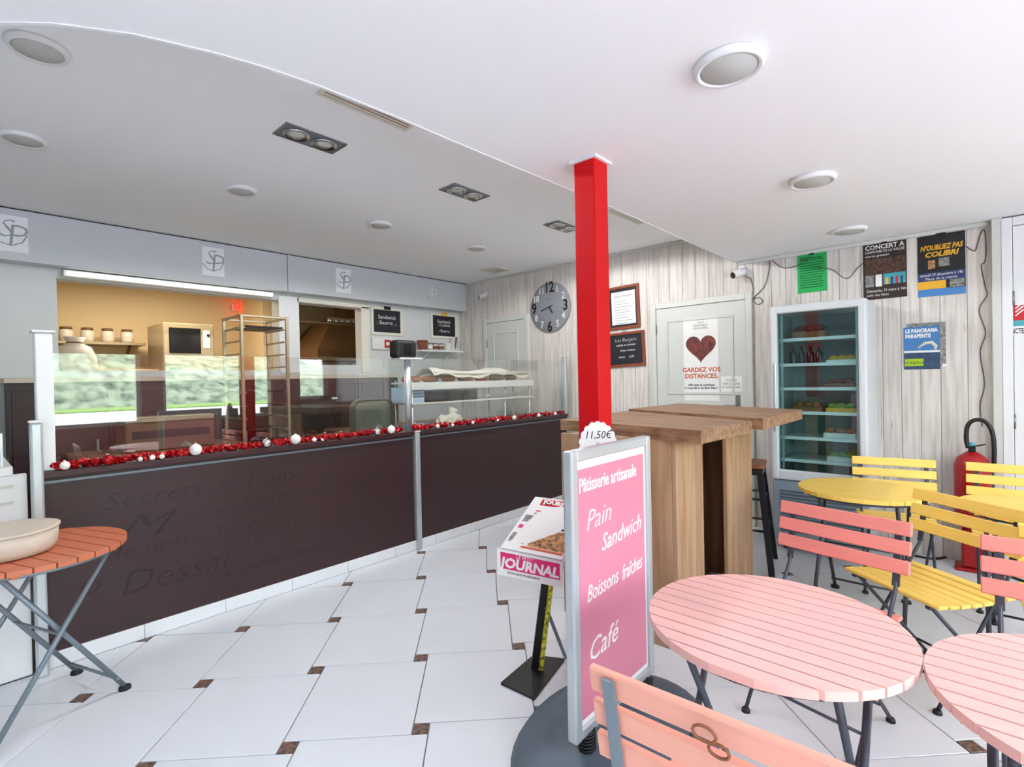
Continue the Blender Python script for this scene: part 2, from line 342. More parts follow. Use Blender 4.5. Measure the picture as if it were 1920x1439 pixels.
# ---- doors in the plank wall
def panel_door(name, y0, y1, z1, m, panels, X=XP, fr=.06, handle=None):
    b = MB()     # frame
    b.box((X-.03, y0-fr, 0), (X+.01, y0, z1+fr), bev=.004); b.box((X-.03, y1, 0), (X+.01, y1+fr, z1+fr), bev=.004); b.box((X-.03, y0, z1), (X+.01, y1, z1+fr), bev=.004)
    d = struct(name, b, m)
    leaf = MB().box((X-.016, y0+.004, .01), (X+.004, y1-.004, z1-.004)).build('door_leaf', m, d)
    for (a0, a1, c0, c1) in panels:
        fb = MB(); q = .022
        fb.box((X-.026, a0, c0), (X-.014, a0+q, c1), bev=.004); fb.box((X-.026, a1-q, c0), (X-.014, a1, c1), bev=.004)
        fb.box((X-.026, a0+q, c0), (X-.014, a1-q, c0+q), bev=.004); fb.box((X-.026, a0+q, c1-q), (X-.014, a1-q, c1), bev=.004)
        fb.build('door_panel', m, leaf)
    if handle:
        yy, zz = handle
        hp = MB().box((X-.022, yy-.022, zz-.12), (X-.015, yy+.022, zz+.1), bev=.003).build('handle_plate', 'steel', leaf)
        MB().tube([(X-.02, yy, zz), (X-.06, yy, zz), (X-.066, yy+.01, zz), (X-.066, yy+.12, zz)], .009, 8).build('door_handle', 'steel', leaf)
    for zz in (.25, 1.05, 1.9):
        MB().cyl((X-.022, y1-.002, zz-.05), (X-.022, y1-.002, zz+.05), .008, 8).build('hinge', 'steel', d)
    return d
panel_door('door_1', 1.55, 2.44, 2.11, 'offwhite', [(1.66, 2.33, 1.22, 1.98), (1.66, 2.33, .14, 1.02)], handle=(1.63, 1.12))
panel_door('door_2', 4.24, 4.93, 2.18, 'offwhite', [(4.36, 4.81, 1.15, 2.04), (4.36, 4.81, .14, 1.0)])
panel_door('door_3', -1.08, -.22, 2.40, 'white', [(-.98, -.30, .98, 2.26), (-.98, -.30, .14, .86)], X=XP-.04)

# ---- counter plinth (each tile a piece)
pl = struct('baseboard_counter', MB().box((.30, 3.47, 0), (4.80, 3.5, .078)), 'grout')
x = .30
while x < 4.79:
    x1 = min(x+.42, 4.80); MB().box((x+.001, 3.462, 0), (x1-.001, 3.478, .079), bev=.002).build('tile', 'plinth', pl); x = x1

# ---- red column
c = MB().box((2.075, 1.315, 0), (2.195, 1.435, ZS), bev=.008, seg=2)
col = struct('column_red', c, 'red'); MB().box((2.06, 1.30, ZS-.012), (2.21, 1.45, ZS-.0005)).build('collar', 'white', col)

# ================================================================== CEILING FITTINGS
def ring_light(x, yy, z, label, group, r=.115):
    t = thing('ceiling_light', label, 'ceiling light', (x, yy, z), group=group)
    MB().lathe([(r*.78, -.002), (r*.80, -.022), (r*.9, -.026), (r, -.012), (r, -.0005)], n=32).build('trim_ring', 'white', t)
    MB().lathe([(.002, -.0225), (r*.76, -.0222), (r*.79, -.018)], n=32).build('diffuser', 'diff', t)
    return t
for x, yy, n in ((1.795, .60, 'largest white round ceiling light, above the pink tables'), (3.17, .63, 'white round ceiling light midway along the lower ceiling'), (4.49, .66, 'white round ceiling light nearest the posters on the plank wall')):
    ring_light(x, yy, ZS, n, 'round lights in the lower ceiling')
for x, yy, n in ((.275, 2.745, 'round ceiling light tucked in the curve of the lower ceiling'), (.31, 3.80, 'round ceiling light at the left edge above the counter'), (1.41, 3.775, 'small round ceiling light above the left half of the counter'), (2.54, 3.78, 'small round ceiling light above the middle of the counter'), (3.69, 3.78, 'small round ceiling light farthest along the counter')):
    ring_light(x, yy, ZC, n, 'round lights in the upper ceiling', .1)
for x, n in ((1.39, 'nearest recessed twin spotlight in the upper ceiling'), (2.555, 'middle recessed twin spotlight in the upper ceiling'), (3.745, 'farthest recessed twin spotlight, beside the red column')):
    t = thing('twin_spotlight', n, 'spotlight', (x, 2.72, ZC), group='recessed twin spotlights')
    b = MB(); b.box((-.175, -.085, -.008), (.175, -.078, 0)); b.box((-.175, .078, -.008), (.175, .085, 0)); b.box((-.175, -.078, -.008), (-.168, .078, 0)); b.box((.168, -.078, -.008), (.175, .078, 0))
    b.build('frame', 'steel', t); MB().box((-.168, -.078, -.004), (.168, .078, -.0005)).build('backplate', 'greymetal', t)
    for s in (-1, 1):
        sl = bpy.data.lights.new('added_spot_fill', 'SPOT'); sl.energy = 20; sl.spot_size = R(174); sl.spot_blend = .15; sl.shadow_soft_size = .025; sl.color = (1, .99, .98)  # added fill light: fittings look switched off, lit to brighten the back
        so = bpy.data.objects.new('added_spot_fill', sl); COL.objects.link(so); so.parent = t; so.location = (s*.08, 0, -.035)
        l = MB().lathe([(.05, -.004), (.062, -.016), (.07, -.012), (.07, -.004)], c=(s*.08, 0, 0), n=24).build('lamp', 'chrome', t)
        MB().lathe([(.002, -.012), (.03, -.010), (.05, -.0045)], c=(s*.08, 0, 0), n=20).build('bulb', 'diff', l)
def vent(x0, x1, y0, y1, label, n, along='x'):
    t = thing('ceiling_vent', label, 'vent', ((x0+x1)/2, (y0+y1)/2, ZC)); w, d = (x1-x0)/2, (y1-y0)/2
    b = MB(); q = .02
    b.box((-w, -d, -.01), (w, -d+q, -.0005)); b.box((-w, d-q, -.01), (w, d, -.0005)); b.box((-w, -d+q, -.01), (-w+q, d-q, -.0005)); b.box((w-q, -d+q, -.01), (w, d-q, -.0005))
    b.build('frame', 'cream', t); MB().box((-w+q, -d+q, -.003), (w-q, d-q, -.0006)).build('backing', 'kdark', t)
    for k in range(n):
        yy = -d+q+(k+.5)*(2*d-2*q)/n; MB().box((-w+q, yy-.006, -.009), (w-q, yy+.004, -.0035)).build('slat', 'cream', t)
vent(1.19, 1.70, 2.13, 2.27, 'cream slotted ceiling vent near the twin spotlights, close to the ceiling step', 4)
vent(3.66, 4.17, 2.08, 2.2, 'cream slotted ceiling vent just right of the red column', 4)
vent(4.48, 4.76, 4.26, 4.54, 'square grey ceiling vent near the far corner above the clock', 6)

# ================================================================== COUNTER
def counter(x0, x1, label):
    t = thing('display_counter', label, 'counter', ((x0+x1)/2, 3.47, 0), group='brown counter units'); a, c = x0-(x0+x1)/2, x1-(x0+x1)/2
    MB().box((a, 0, .08), (c, .03, .965)).build('front_panel', 'choco', t)
    MB().box((a, -.012, .938), (c, .0, .95)).build('rail', 'greymetal', t)
    MB().box((a, -.03, .965), (c, .10, 1.0), bev=.004).build('top_ledge', 'choco_top', t)
    MB().box((a, .10, .84), (c, .34, .87)).build('worktop', 'pinetop', t)
    MB().box((a, .03, .08), (c, .32, .84)).build('body', 'choco', t)
    return t
cl = counter(.31, 2.60, 'dark brown counter unit with faded handwriting across its front'); cr = counter(2.665, 4.78, 'plain dark brown counter unit behind the red column')
def script(s, px, py, size, shear=.25, sx=1.25, rot=0):
    p = PY(px, py, 3.47); x = p.x
    for wd in s.split():
        o = text('lettering', wd, size, 'scratch', cl, x, p.z, 0, 'LEFT', shear, sx, rot, bold=-.002); x = max(v.co.x for v in o.data.vertices)+size*.3
        o.data.transform(Matrix(((1, 0, 0, 0), (0, 0, -1, 0), (0, 1, 0, 0), (0, 0, 0, 1)))); o.location = (-(.31+2.60)/2, -.0006, 0)
script('Secrets de Pains', 190, 945, .13); script('M', 205, 1000, .2, .5, 1.6); script('merveilles naturelles', 370, 962, .11, .3, 1.4)
script('de notre Terre', 195, 1045, .11); script('et l\'amour', 415, 1020, .10); script('P. Dessai', 130, 1125, .19, .3, 1.1); script('artisan boulanger', 420, 1075, .08)
t = thing('counter_post', 'white metal strip joining the two brown counter units', 'post', (2.633, 3.45, 0))
MB().box((-.024, -.012, 0), (.024, .04, .985), bev=.01, seg=2).build('strip', 'alu', t); MB().box((-.03, -.014, .985), (.03, .05, .998), bev=.004).build('cap', 'white', t)

def guard(x0, x1, label, z1=1.60):
    t = thing('glass_guard', label, 'glass screen', ((x0+x1)/2, 3.535, 1.0), group='counter glass screens'); w = (x1-x0)/2
    MB().box((-w, -.004, .002), (w, .004, z1-1.0)).build('glass_pane', 'glass', t)
    MB().box((-w, -.008, 0), (w, .008, .012)).build('channel', 'alu', t)
guard(.375, 2.565, 'tall glass screen with window reflections on the left counter unit'); guard(2.635, 4.80, 'clear glass screen on the right counter unit', 1.61)
t = thing('screen_post', 'thick white square post at the left end of the glass screen', 'post', (.335, 3.50, 1.0)); MB().box((-.035, -.03, 0), (.035, .03, .70), bev=.006).build('shaft', 'white', t); MB().box((-.045, -.04, .70), (.045, .04, .712), bev=.003).build('cap', 'white', t)
t = thing('screen_post', 'round silver post between the two glass screens carrying a black box', 'post', (2.60, 3.52, 1.0)); MB().cyl((0, 0, 0), (0, 0, .595), .028, 20).build('shaft', 'alu', t); MB().box((-.115, -.07, .595), (.115, .07, .61), bev=.006).build('top_plate', 'white', t)
t = thing('screen_post', 'slim grey post at the far end of the clear glass screen', 'post', (4.815, 3.52, 1.0)); MB().box((-.014, -.03, 0), (.03, .03, .66), bev=.004).build('shaft', 'alu', t); MB().box((-.02, -.036, .66), (.036, .036, .668)).build('cap', 'white', t)
t = thing('towel_dispenser', 'black rounded box standing on the silver screen post', 'dispenser', (2.56, 3.52, 1.6105))
MB().box((-.10, -.06, 0), (.10, .06, .145), bev=.022, seg=3).build('housing', 'black', t); MB().box((-.03, -.0615, .02), (.045, -.06, .11)).build('window', 'darkglass', t)

# ---- garland and baubles on the ledge
def garland(px0, px1, yb, label):
    b = MB(); n = int((px1-px0)/3.0)
    for k in range(n):
        px = px0+(px1-px0)*k/n; p = PY(px, yb(px), 3.475)
        for q in range(3):
            r = random.uniform(.010, .020); cc = Vector((p.x+random.uniform(-.02, .02), 3.468+random.uniform(-.012, .02), 1.0+random.uniform(.011, .032)))
            M_ = Euler((random.random()*6, random.random()*6, random.random()*6)).to_matrix().to_4x4()
            r_ = bmesh.ops.create_icosphere(b.bm, subdivisions=1, radius=r, matrix=Matrix.Translation(cc) @ M_ @ Matrix.Diagonal((1.3, .5, 1, 1)))
    o = b.build('garland', 'tinsel'); return tag(o, label, 'garland', kind='stuff')
garland(103, 752, lambda x: 876-(x-103)*.112, 'red shiny garland along the left counter ledge')
garland(778, 1056, lambda x: 803-(x-778)*.115, 'red shiny garland along the right counter ledge')
wb_ = [(120, .022), (262, .013), (285, .015), (303, .014), (367, .034), (555, .034), (590, .016), (606, .015), (735, .032), (822, .018), (850, .014), (888, .016), (935, .013), (966, .022), (1012, .020), (1043, .018)]
for k, (px, r) in enumerate(wb_):
    X = PY(px, 800, 3.435).x; big = 'large' if r > .03 else 'small'
    o = ord_ = ['first', 'second', 'third', 'fourth', 'fifth', 'sixth', 'seventh', 'eighth', 'ninth', 'tenth', 'eleventh', 'twelfth', 'thirteenth', 'fourteenth', 'fifteenth', 'sixteenth'][k]
    t = thing('white_bauble', '%s white bauble, %s from the left in the red garland' % (big, ord_), 'bauble', (X, 3.445-.0, 1.0), group='white baubles on the counter ledge')
    MB().ball((0, 0, r), r).build('ball', 'bauble', t); MB().cyl((0, 0, 2*r-.002), (0, 0, 2*r+.006), r*.25, 8).build('cap', 'silver', t)
for k, (px, r) in enumerate([(500, .028), (708, .028)]):
    X = PY(px, 800, 3.435).x; t = thing('silver_bauble', 'silver bauble in the garland %s' % ('nearer the left end' if k == 0 else 'beside the round silver post'), 'bauble', (X, 3.443, 1.0), group='silver baubles')
    MB().ball((0, 0, r), r).build('ball', 'silver', t); MB().cyl((0, 0, 2*r-.002), (0, 0, 2*r+.006), r*.25, 8).build('cap', 'silver', t)
for k, (px, r) in enumerate([(201, .028), (610, .028), (640, .026), (780, .03), (880, .024)]):
    X = PY(px, 800, 3.435).x; t = thing('red_bauble', 'dark red bauble, %s of five along the counter garland' % ['leftmost', 'second', 'third', 'fourth', 'rightmost'][k], 'bauble', (X, 3.446, 1.0), group='red baubles')
    MB().ball((0, 0, r), r).build('ball', 'tinsel', t); MB().cyl((0, 0, 2*r-.002), (0, 0, 2*r+.006), r*.25, 8).build('cap', 'silver', t)

# ---- white cash desk at the left end
t = thing('cash_desk', 'white panelled cash desk at the left end of the counter', 'desk', (-.35, 3.47, 0))
MB().box((-.95, .0, .0), (.61, .03, 1.0), bev=.004).build('front_panel', 'white', t); MB().box((-.95, -.03, 1.0), (.56, .55, 1.045), bev=.005).build('top', 'white', t)
MB().box((-.95, -.012, .86), (.56, .0, .872)).build('rail', 'offwhite', t); MB().box((-.95, -.012, .94), (.56, .0, .952)).build('rail', 'offwhite', t)
t = thing('desk_post', 'silver end post between the white cash desk and the brown counter', 'post', (.292, 3.42, 0)); MB().box((-.024, -.03, 0), (.024, .02, 1.25), bev=.01, seg=2).build('shaft', 'alu', t); MB().box((-.027, -.033, 1.25), (.027, .023, 1.262), bev=.004).build('cap', 'white', t)
t = thing('sign_card', 'small white card with black marks leaning on the cash desk', 'card', (.05, 3.49, 1.045), frame=None)
MB().box((-.45, 0, 0), (.13, .006, .16)).build('card', 'paper', t); MB().ball((.02, -.012, .05), .035, sz=.6).ball((-.09, -.012, .06), .04, sz=.6).build('black_mark', 'black', t); MB().box((.06, -.003, .02), (.12, -.001, .08)).build('blue_mark', 'blueprint', t)
t = thing('bread_tray', 'shallow tray of brown loaves behind the cash desk card', 'tray', (-.1, 3.75, 1.045))
MB().box((-.3, -.12, 0), (.28, .12, .02), bev=.006).build('tray', 'kmetal', t)
for k in range(3): MB().ball((-.15+k*.15, 0, .06), .07, sz=.7).build('loaf', 'bread', t)

# ================================================================== BEHIND THE GLASS
def table_frame(name, label, cat, x0, x1, y0, y1, z, m, shelf=None):
    t = thing(name, label, cat, ((x0+x1)/2, (y0+y1)/2, 0)); w, d = (x1-x0)/2, (y1-y0)/2
    MB().box((-w, -d, z-.03), (w, d, z), bev=.003).build('top', m, t)
    for sx in (-1, 1):
        for sy in (-1, 1): MB().box((sx*(w-.03)-.015, sy*(d-.03)-.015, 0), (sx*(w-.03)+.015, sy*(d-.03)+.015, z-.03)).build('leg', 'alu', t)
    if shelf: MB().box((-w+.02, -d+.02, shelf), (w-.02, d-.02, shelf+.02)).build('shelf', m, t)
    return t
t = thing('added_back_counter', 'added dark brown back counter below the kitchen hatches', 'counter', (2.0, 5.34, 0))  # dark unit added behind the glass so its reflections stand out
MB().box((-1.7, -.13, 0), (1.7, .15, 1.46)).build('body', 'choco', t); MB().box((-1.72, -.16, 1.46), (1.72, .158, 1.50), bev=.004).build('top', 'beige', t)
for k in range(6): MB().box((-1.68+k*.562, -.138, .1), (-1.13+k*.562, -.13, 1.40), bev=.003).build('door', 'choco', t)
for k in range(6): MB().box((-1.20+k*.562, -.15, .8), (-1.185+k*.562, -.138, 1.0)).build('handle', 'alu', t)
table_frame('work_table', 'pale wooden work table behind the left end of the glass screens', 'table', .6, 1.72, 4.62, 5.15, .92, 'pinetop', .35)
table_frame('work_table', 'pale wooden work table behind the grey padded chair', 'table', 2.36, 4.3, 4.62, 5.15, .92, 'pinetop', .35)
# shelf stand behind the right screen
t = thing('display_shelf', 'light metal rack with two shelves behind the clear glass screen', 'shelf', (3.82, 4.06, 0))
for sx in (-.87, .42, .85):
    for sy in (-.13, .13): MB().cyl((sx, sy, 0), (sx, sy, 1.42), .011, 8).build('leg', 'alu', t)
MB().box((-.9, -.16, 1.385), (.9, .16, 1.40)).build('shelf_board', 'plate', t); MB().box((-.9, -.165, 1.33), (.9, -.155, 1.40)).build('front_strip', 'plate', t)
MB().box((-.9, -.16, 1.19), (.9, .16, 1.205)).build('shelf_board', 'plate', t); MB().tube([(.1, -.165, 1.235), (.16, -.165, 1.255), (.5, -.165, 1.255), (.56, -.165, 1.235)], .008, 6).build('rail', 'alu', t)
def loaf(x, yy, z, L, r, rz, label):
    t = thing('loaf', label, 'bread', (x, yy, z), rz, group='loaves on the rack')
    MB().tube([(-L/2, 0, r*.8), (-L*.42, 0, r*.9), (-L*.2, 0, r), (L*.2, 0, r), (L*.42, 0, r*.9), (L/2, 0, r*.8)], [r*.25, r*.75, r, r, r*.75, r*.25], 10).build('crust', 'bread', t)
    MB().bar((-L*.25, -.01, 2*r), (L*.25, .01, 2*r), .012, .006).build('score', 'sand', t)
names = ['leftmost', 'second', 'third', 'fourth', 'fifth', 'sixth', 'rightmost']
for k in range(7): loaf(2.98+k*.235, 3.98, 1.40, .2, .034, .1*((k*37) % 5-2), 'brown loaf on the upper rack shelf, %s of seven' % names[k])
t = thing('paper_sheet', 'long sheet of white paper draped over the loaves on the rack', 'paper', (3.9, 4.02, 1.40))
bm = bmesh.new(); rows = []
for i in range(25):
    u = -.72+1.44*i/24; rows.append([bm.verts.new((u, -.15+.3*j/6, .115+.022*math.sin(u*7.5)+.012*math.sin(u*19+j)-.06*max(0, (abs(-.15+.3*j/6)-.08))/.07)) for j in range(7)])
for i in range(24):
    for j in range(6): bm.faces.new((rows[i][j], rows[i+1][j], rows[i+1][j+1], rows[i][j+1])).smooth = True
h = MB(); h.bm.free(); h.bm = bm; o = h.build('sheet', 'sand', t); sm = o.modifiers.new('thick', 'SOLIDIFY'); sm.thickness = .003
MB().cyl((-.70, -.125, .09), (.70, -.125, .085), .018, 10).build('rolled_edge', 'sand', t)
for k, (zz, lab) in enumerate([(1.205, 'pale blue crate on the lower rack shelf next to the silver post'), (.8705, 'pale blue crate on the counter worktop next to the silver post')]):
    t = thing('blue_crate', lab, 'crate', (2.99 if k == 0 else 2.86, 4.05 if k == 0 else 3.70, zz), group='pale blue crates')
    b = MB(); b.box((-.12, -.1, 0), (.12, .1, .01)); b.box((-.12, -.1, .01), (-.112, .1, .15)); b.box((.112, -.1, .01), (.12, .1, .15)); b.box((-.112, -.1, .01), (.112, -.092, .05)); b.box((-.112, .092, .01), (.112, .1, .15)); b.build('shell', 'bluebox', t)
    for q in range(3): MB().box((-.112, -.1, .06+q*.032), (.112, -.094, .08+q*.032), bev=.003).build('slat', 'bluebox', t)
for k, (x, lab) in enumerate([(3.26, 'dark tin on the lower rack shelf beside the blue crate'), (3.52, 'wide dark tin on the middle of the lower rack shelf'), (3.74, 'small dark tin right of the wide tin on the lower rack shelf')]):
    t = thing('dark_tin', lab, 'tin', (x, 4.0, 1.205), group='dark tins on the rack'); w = (.12, .11, .07)[k]; MB().box((-w, -.08, 0), (w, .08, .1), bev=.008).build('body', 'black', t); MB().box((-w-.003, -.083, .1), (w+.003, .083, .112), bev=.004).build('lid', 'greymetal', t)
t = thing('plastic_bag', 'crumpled clear plastic bag on the worktop beside the lower blue crate', 'bag', (3.2, 3.69, .8705))
b = MB(); r_ = bmesh.ops.create_icosphere(b.bm, subdivisions=3, radius=.13)
for v in b.bm.verts: v.co *= 1+random.uniform(-.22, .2); v.co.z = max(-.1, v.co.z)
b.xf(Matrix.Translation((0, 0, .101)) @ Matrix.Diagonal((1.2, .8, 1, 1))).build('film', 'sand', t); MB().cyl((.02, 0, .2), (.05, 0, .27), .03, 8, .05).build('knot', 'sand', t)
t = thing('office_chair', 'grey green padded chair behind the left screen beside the silver post', 'chair', (2.63, 4.1, 0))
MB().box((-.21, -.04, .62), (.21, .06, 1.26), bev=.09, seg=4).build('backrest', 'sage', t); MB().box((-.24, .03, .42), (.24, .45, .5), bev=.03, seg=2).build('seat', 'sage', t); MB().cyl((0, .22, .06), (0, .22, .42), .03).build('pole', 'blackm', t)
for k in range(5): MB().bar((0, .22, .07), (.25*math.cos(k*1.257), .22+.25*math.sin(k*1.257), .03), .04, .03).build('leg', 'blackm', t)
t = thing('monitor', 'dark screen seen through the left glass beside the grey chair', 'screen', (PY(607, 780, 4.72).x, 4.76, .92))
MB().box((-.22, -.02, .06), (.22, .02, .37), bev=.006).build('panel', 'black', t); MB().box((-.1, -.07, 0), (.1, .07, .012)).build('base', 'black', t); MB().box((-.025, .0, .01), (.025, .03, .2)).build('stand', 'black', t); MB().box((.1, -.0215, .33), (.16, -.0205, .35)).build('badge', 'plate', t)
t = thing('cake_box', 'low white box on the worktop below the dark screen', 'box', (PY(612, 800, 3.7).x, 3.69, .8705)); MB().box((-.12, -.08, 0), (.12, .08, .05), bev=.012, seg=2).build('body', 'plate', t); MB().box((-.125, -.085, .05), (.125, .085, .07), bev=.015, seg=2).build('lid', 'white', t)
t = thing('brown_box', 'stack of brown cardboard cartons left of the dark screen', 'carton', (2.43, 4.95, .92))
for q in range(3): MB().box((-.09, -.09, q*.062), (.09, .09, q*.062+.058), bev=.004).build('carton', 'kdark', t)
t = thing('bread_slicer', 'long dark metal bread slicer on the work table behind the glass', 'machine', (1.18, 4.80, .92)); MB().box((-.3, -.16, 0), (.3, .16, .22), bev=.01).build('body', 'kdark', t); MB().box((-.3, -.165, .22), (.3, .165, .26), bev=.008).build('lid', 'kmetal', t); MB().box((-.26, -.164, .10), (.26, -.16, .16)).build('slot', 'black', t)

# ---- rack trolley in front of the hatch
t = thing('rack_trolley', 'tall steel baking rack trolley in front of the kitchen hatch', 'trolley', (0, 0, 0))
ps = [PY(413, 590, 4.95), PY(452, 582, 4.72), PY(537, 596, 4.72), PY(497, 610, 4.95)]
ztop = 2.03
ca = Vector((ps[1].x, 4.72)); cb = Vector((ps[2].x, 4.72)); dd = Vector((-.0, .42))
cs = [ca, cb, cb+dd, ca+dd]
t.location = ((ca.x+cb.x)/2, 4.93, 0); off = Vector((t.location.x, 4.93))
for k, c_ in enumerate(cs):
    c_ = c_-off; MB().box((c_.x-.013, c_.y-.013, .09), (c_.x+.013, c_.y+.013, ztop), bev=.003).build('upright', 'kmetal', t)
    wl = MB().cyl((c_.x-.015, c_.y, .045), (c_.x+.015, c_.y, .045), .045, 14).build('wheel', 'black', t)
hw = (cb.x-ca.x)/2
MB().box((-hw, -.222, ztop-.02), (hw, -.198, ztop), bev=.003).box((-hw, .198, ztop-.02), (hw, .222, ztop), bev=.003).box((-hw-.012, -.21, ztop-.02), (-hw+.012, .21, ztop)).box((hw-.012, -.21, ztop-.02), (hw+.012, .21, ztop)).build('top_frame', 'kmetal', t)
for k in range(12):
    zz = ztop-.12-k*.115
    for s in (-1, 1): MB().box((s*(hw-.014)-.014, -.21, zz), (s*(hw-.014)+.014, .21, zz+.012)).build('runner', 'kmetal', t)
    if k in (0, 5, 8): MB().box((-hw+.03, -.2, zz+.013), (hw-.03, .2, zz+.028), bev=.004).build('baking_tray', 'black', t)

# ================================================================== KITCHEN THINGS
ld = bpy.data.lights.new('kitchen_lamp_light', 'AREA'); ld.shape = 'RECTANGLE'; ld.size = 1.4; ld.size_y = .2; ld.energy = 46; ld.color = (1, .85, .62)
t = thing('kitchen_lamp', 'ceiling strip lamp inside the kitchen', 'lamp', (1.6, 6.9, ZC)); MB().box((-.72, -.1, -.05), (.72, .1, -.001), bev=.01).build('body', 'white', t)
lo = bpy.data.objects.new('kitchen_lamp_light', ld); COL.objects.link(lo); lo.parent = t; lo.location = (0, 0, -.06)
t = thing('hatch_lamp', 'long white tube lamp over the large kitchen hatch', 'lamp', (0, 0, 0)); a = PY(118, 517, 5.44); b_ = PY(512, 550, 5.44)
t.location = ((a.x+b_.x)/2, 5.44, 2.345); w = (b_.x-a.x)/2
MB().box((-w, -.02, -.025), (w, .058, .03), bev=.006).build('housing', 'plate', t); MB().cyl((-w+.02, -.026, 0), (w-.02, -.026, 0), .017, 12).build('tube', 'tube', t)
def kbox(name, label, cat, px0, px1, pyt, pyb, Y, depth, m, zfloor=True):
    a = PY(px0, pyt, Y); b = PY(px1, pyb, Y); t = thing(name, label, cat, ((a.x+b.x)/2, Y+depth/2, 0)); w = (b.x-a.x)/2
    return t, w, a.z, b.z
t, w, zt, zb = kbox('oven', 'tall steel oven with a black window beyond the kitchen hatch', 'oven', 305, 402, 604, 664, 7.2, .7, 'kmetal')
MB().box((-w, -.35, 0), (w, .35, zt), bev=.008).build('body', 'kmetal', t); MB().box((-w+.06, -.362, zb), (w*.45, -.35, zt-.06), bev=.004).build('oven_door', 'darkglass', t); MB().box((w*.55, -.358, zt-.3), (w-.05, -.35, zt-.08)).build('control_panel', 'plate', t); MB().cyl((w*.75, -.366, zt-.14), (w*.75, -.356, zt-.14), .018, 10).build('knob', 'black', t)
t = thing('scale', 'small kitchen scale standing before the black oven window', 'scale', (PY(325, 650, 6.6).x, 6.6, 1.52)); MB().box((-.1, -.08, 0), (.1, .08, .14), bev=.015, seg=2).build('body', 'kmetal', t); MB().box((-.06, -.082, .05), (.06, -.08, .1)).build('display', 'darkglass', t)
table_frame('kitchen_table', 'pale kitchen table behind the large hatch', 'table', .75, 3.2, 6.3, 6.9, 1.52, 'kmetal', .5)
t = thing('wall_shelf', 'wall shelf stacked with jars at the left of the kitchen', 'shelf', (PY(175, 630, 7.9).x, 8.2, 1.98)); MB().box((-.55, -.2, -.03), (.55, .2, 0)).build('board', 'kmetal', t)
for s in (-.4, .4): MB().bar((s, .18, -.22), (s, -.1, -.03), .03, .02).build('bracket', 'kdark', t)
for k in range(5):
    o = thing('kitchen_jar', 'pale lidded jar on the kitchen wall shelf, %s from the left' % ['first', 'second', 'third', 'fourth', 'fifth'][k], 'jar', (t.location.x-.42+k*.2, 8.15, 1.98), group='jars in the kitchen')
    MB().lathe([(.05, 0), (.07, .02), (.07, .13), (.055, .15)], n=16).build('body', 'jar', o); MB().lathe([(.06, .15), (.06, .175), (.05, .18)], n=16).build('lid', 'kdark', o)
t = thing('flour_sack', 'lumpy cream flour sack at the left edge of the hatch', 'sack', (PY(140, 640, 6.6).x, 6.6, 1.52))
MB().lathe([(.15, 0), (.18, .06), (.17, .2), (.13, .3), (.06, .34), (.09, .40)], n=14, sy=.8).build('bag', 'jar', t); MB().tube([(.06*math.cos(k*.63), .05*math.sin(k*.63), .345) for k in range(10)], .008, 6, closed=True).build('tie', 'kdark', t)
t = thing('rolling_pins', 'bundle of wooden rolling pins lying on the kitchen table', 'rolling pin', (PY(205, 640, 6.5).x+.22, 6.5, 1.52))
MB().cyl((-.2, 0, .04), (.2, .03, .04), .04).build('barrel', 'pine', t); MB().cyl((-.28, -.006, .04), (.28, .036, .04), .015).build('handle', 'pine', t)
t = thing('alarm_light', 'small red glowing light on the kitchen wall above the trolley', 'light', (PY(442, 577, 8.36).x, 8.36, PY(442, 577, 8.36).z)); MB().box((-.05, 0, -.05), (.05, .04, .05), bev=.008).build('base', 'plate', t); MB().ball((0, -.02, 0), .045).build('lens', 'redlamp', t)
a = PY(600, 612, 7.0)
t = thing('extractor_hood', 'large dark brown extractor hood beyond the small kitchen hatch', 'hood', (a.x+.75, 7.3, 1.75))
b = MB(); vs = [b.bm.verts.new(v) for v in ((-.9, -.5, .0), (.9, -.5, .0), (.9, .5, .0), (-.9, .5, .0), (-.9, -.5, .14), (.9, -.5, .14), (.9, .5, .14), (-.9, .5, .14), (-.45, -.1, .62), (.9, -.1, .62), (.9, .5, .62), (-.45, .5, .62))]
for q in ((0, 1, 2, 3), (0, 1, 5, 4), (1, 2, 6, 5), (2, 3, 7, 6), (3, 0, 4, 7), (4, 5, 9, 8), (5, 6, 10, 9), (6, 7, 11, 10), (7, 4, 8, 11), (8, 9, 10, 11)): b.bm.faces.new([vs[i] for i in q])
bmesh.ops.recalc_face_normals(b.bm, faces=b.bm.faces[:]); b.build('canopy', 'kdark', t); MB().box((-.92, -.52, -.02), (.92, -.5, .03)).build('rim', 'kmetal', t); MB().box((-.1, .1, .62), (.3, .45, 1.03)).build('duct', 'kdark', t)
q_ = PY(622, 607, 6.3)
t = thing('pan_shelf', 'dark shelf of small tins in front of the extractor hood', 'shelf', (q_.x, 6.3, q_.z)); MB().box((-.5, -.1, -.02), (.5, .1, 0)).build('board', 'kdark', t)
for sgx in (-.4, .4): MB().box((sgx-.01, .06, 0), (sgx+.01, .08, ZC-q_.z)).build('hanger', 'kdark', t)
for k in range(5):
    o = thing('small_tin', 'small shiny tin on the dark kitchen shelf, %s of five' % ['leftmost', 'second', 'middle', 'fourth', 'rightmost'][k], 'tin', (q_.x-.02+k*.085, 6.3, q_.z), group='tins on the kitchen shelf'); MB().cyl((0, 0, 0), (0, 0, .07), .036, 14).build('can', 'chrome', o); MB().cyl((0, 0, .07), (0, 0, .078), .038, 14).build('lid', 'kmetal', o)
table_frame('kitchen_bench', 'cream bench under the extractor hood', 'bench', 3.3, 4.9, 6.9, 7.5, 1.60, 'kmetal', .5)

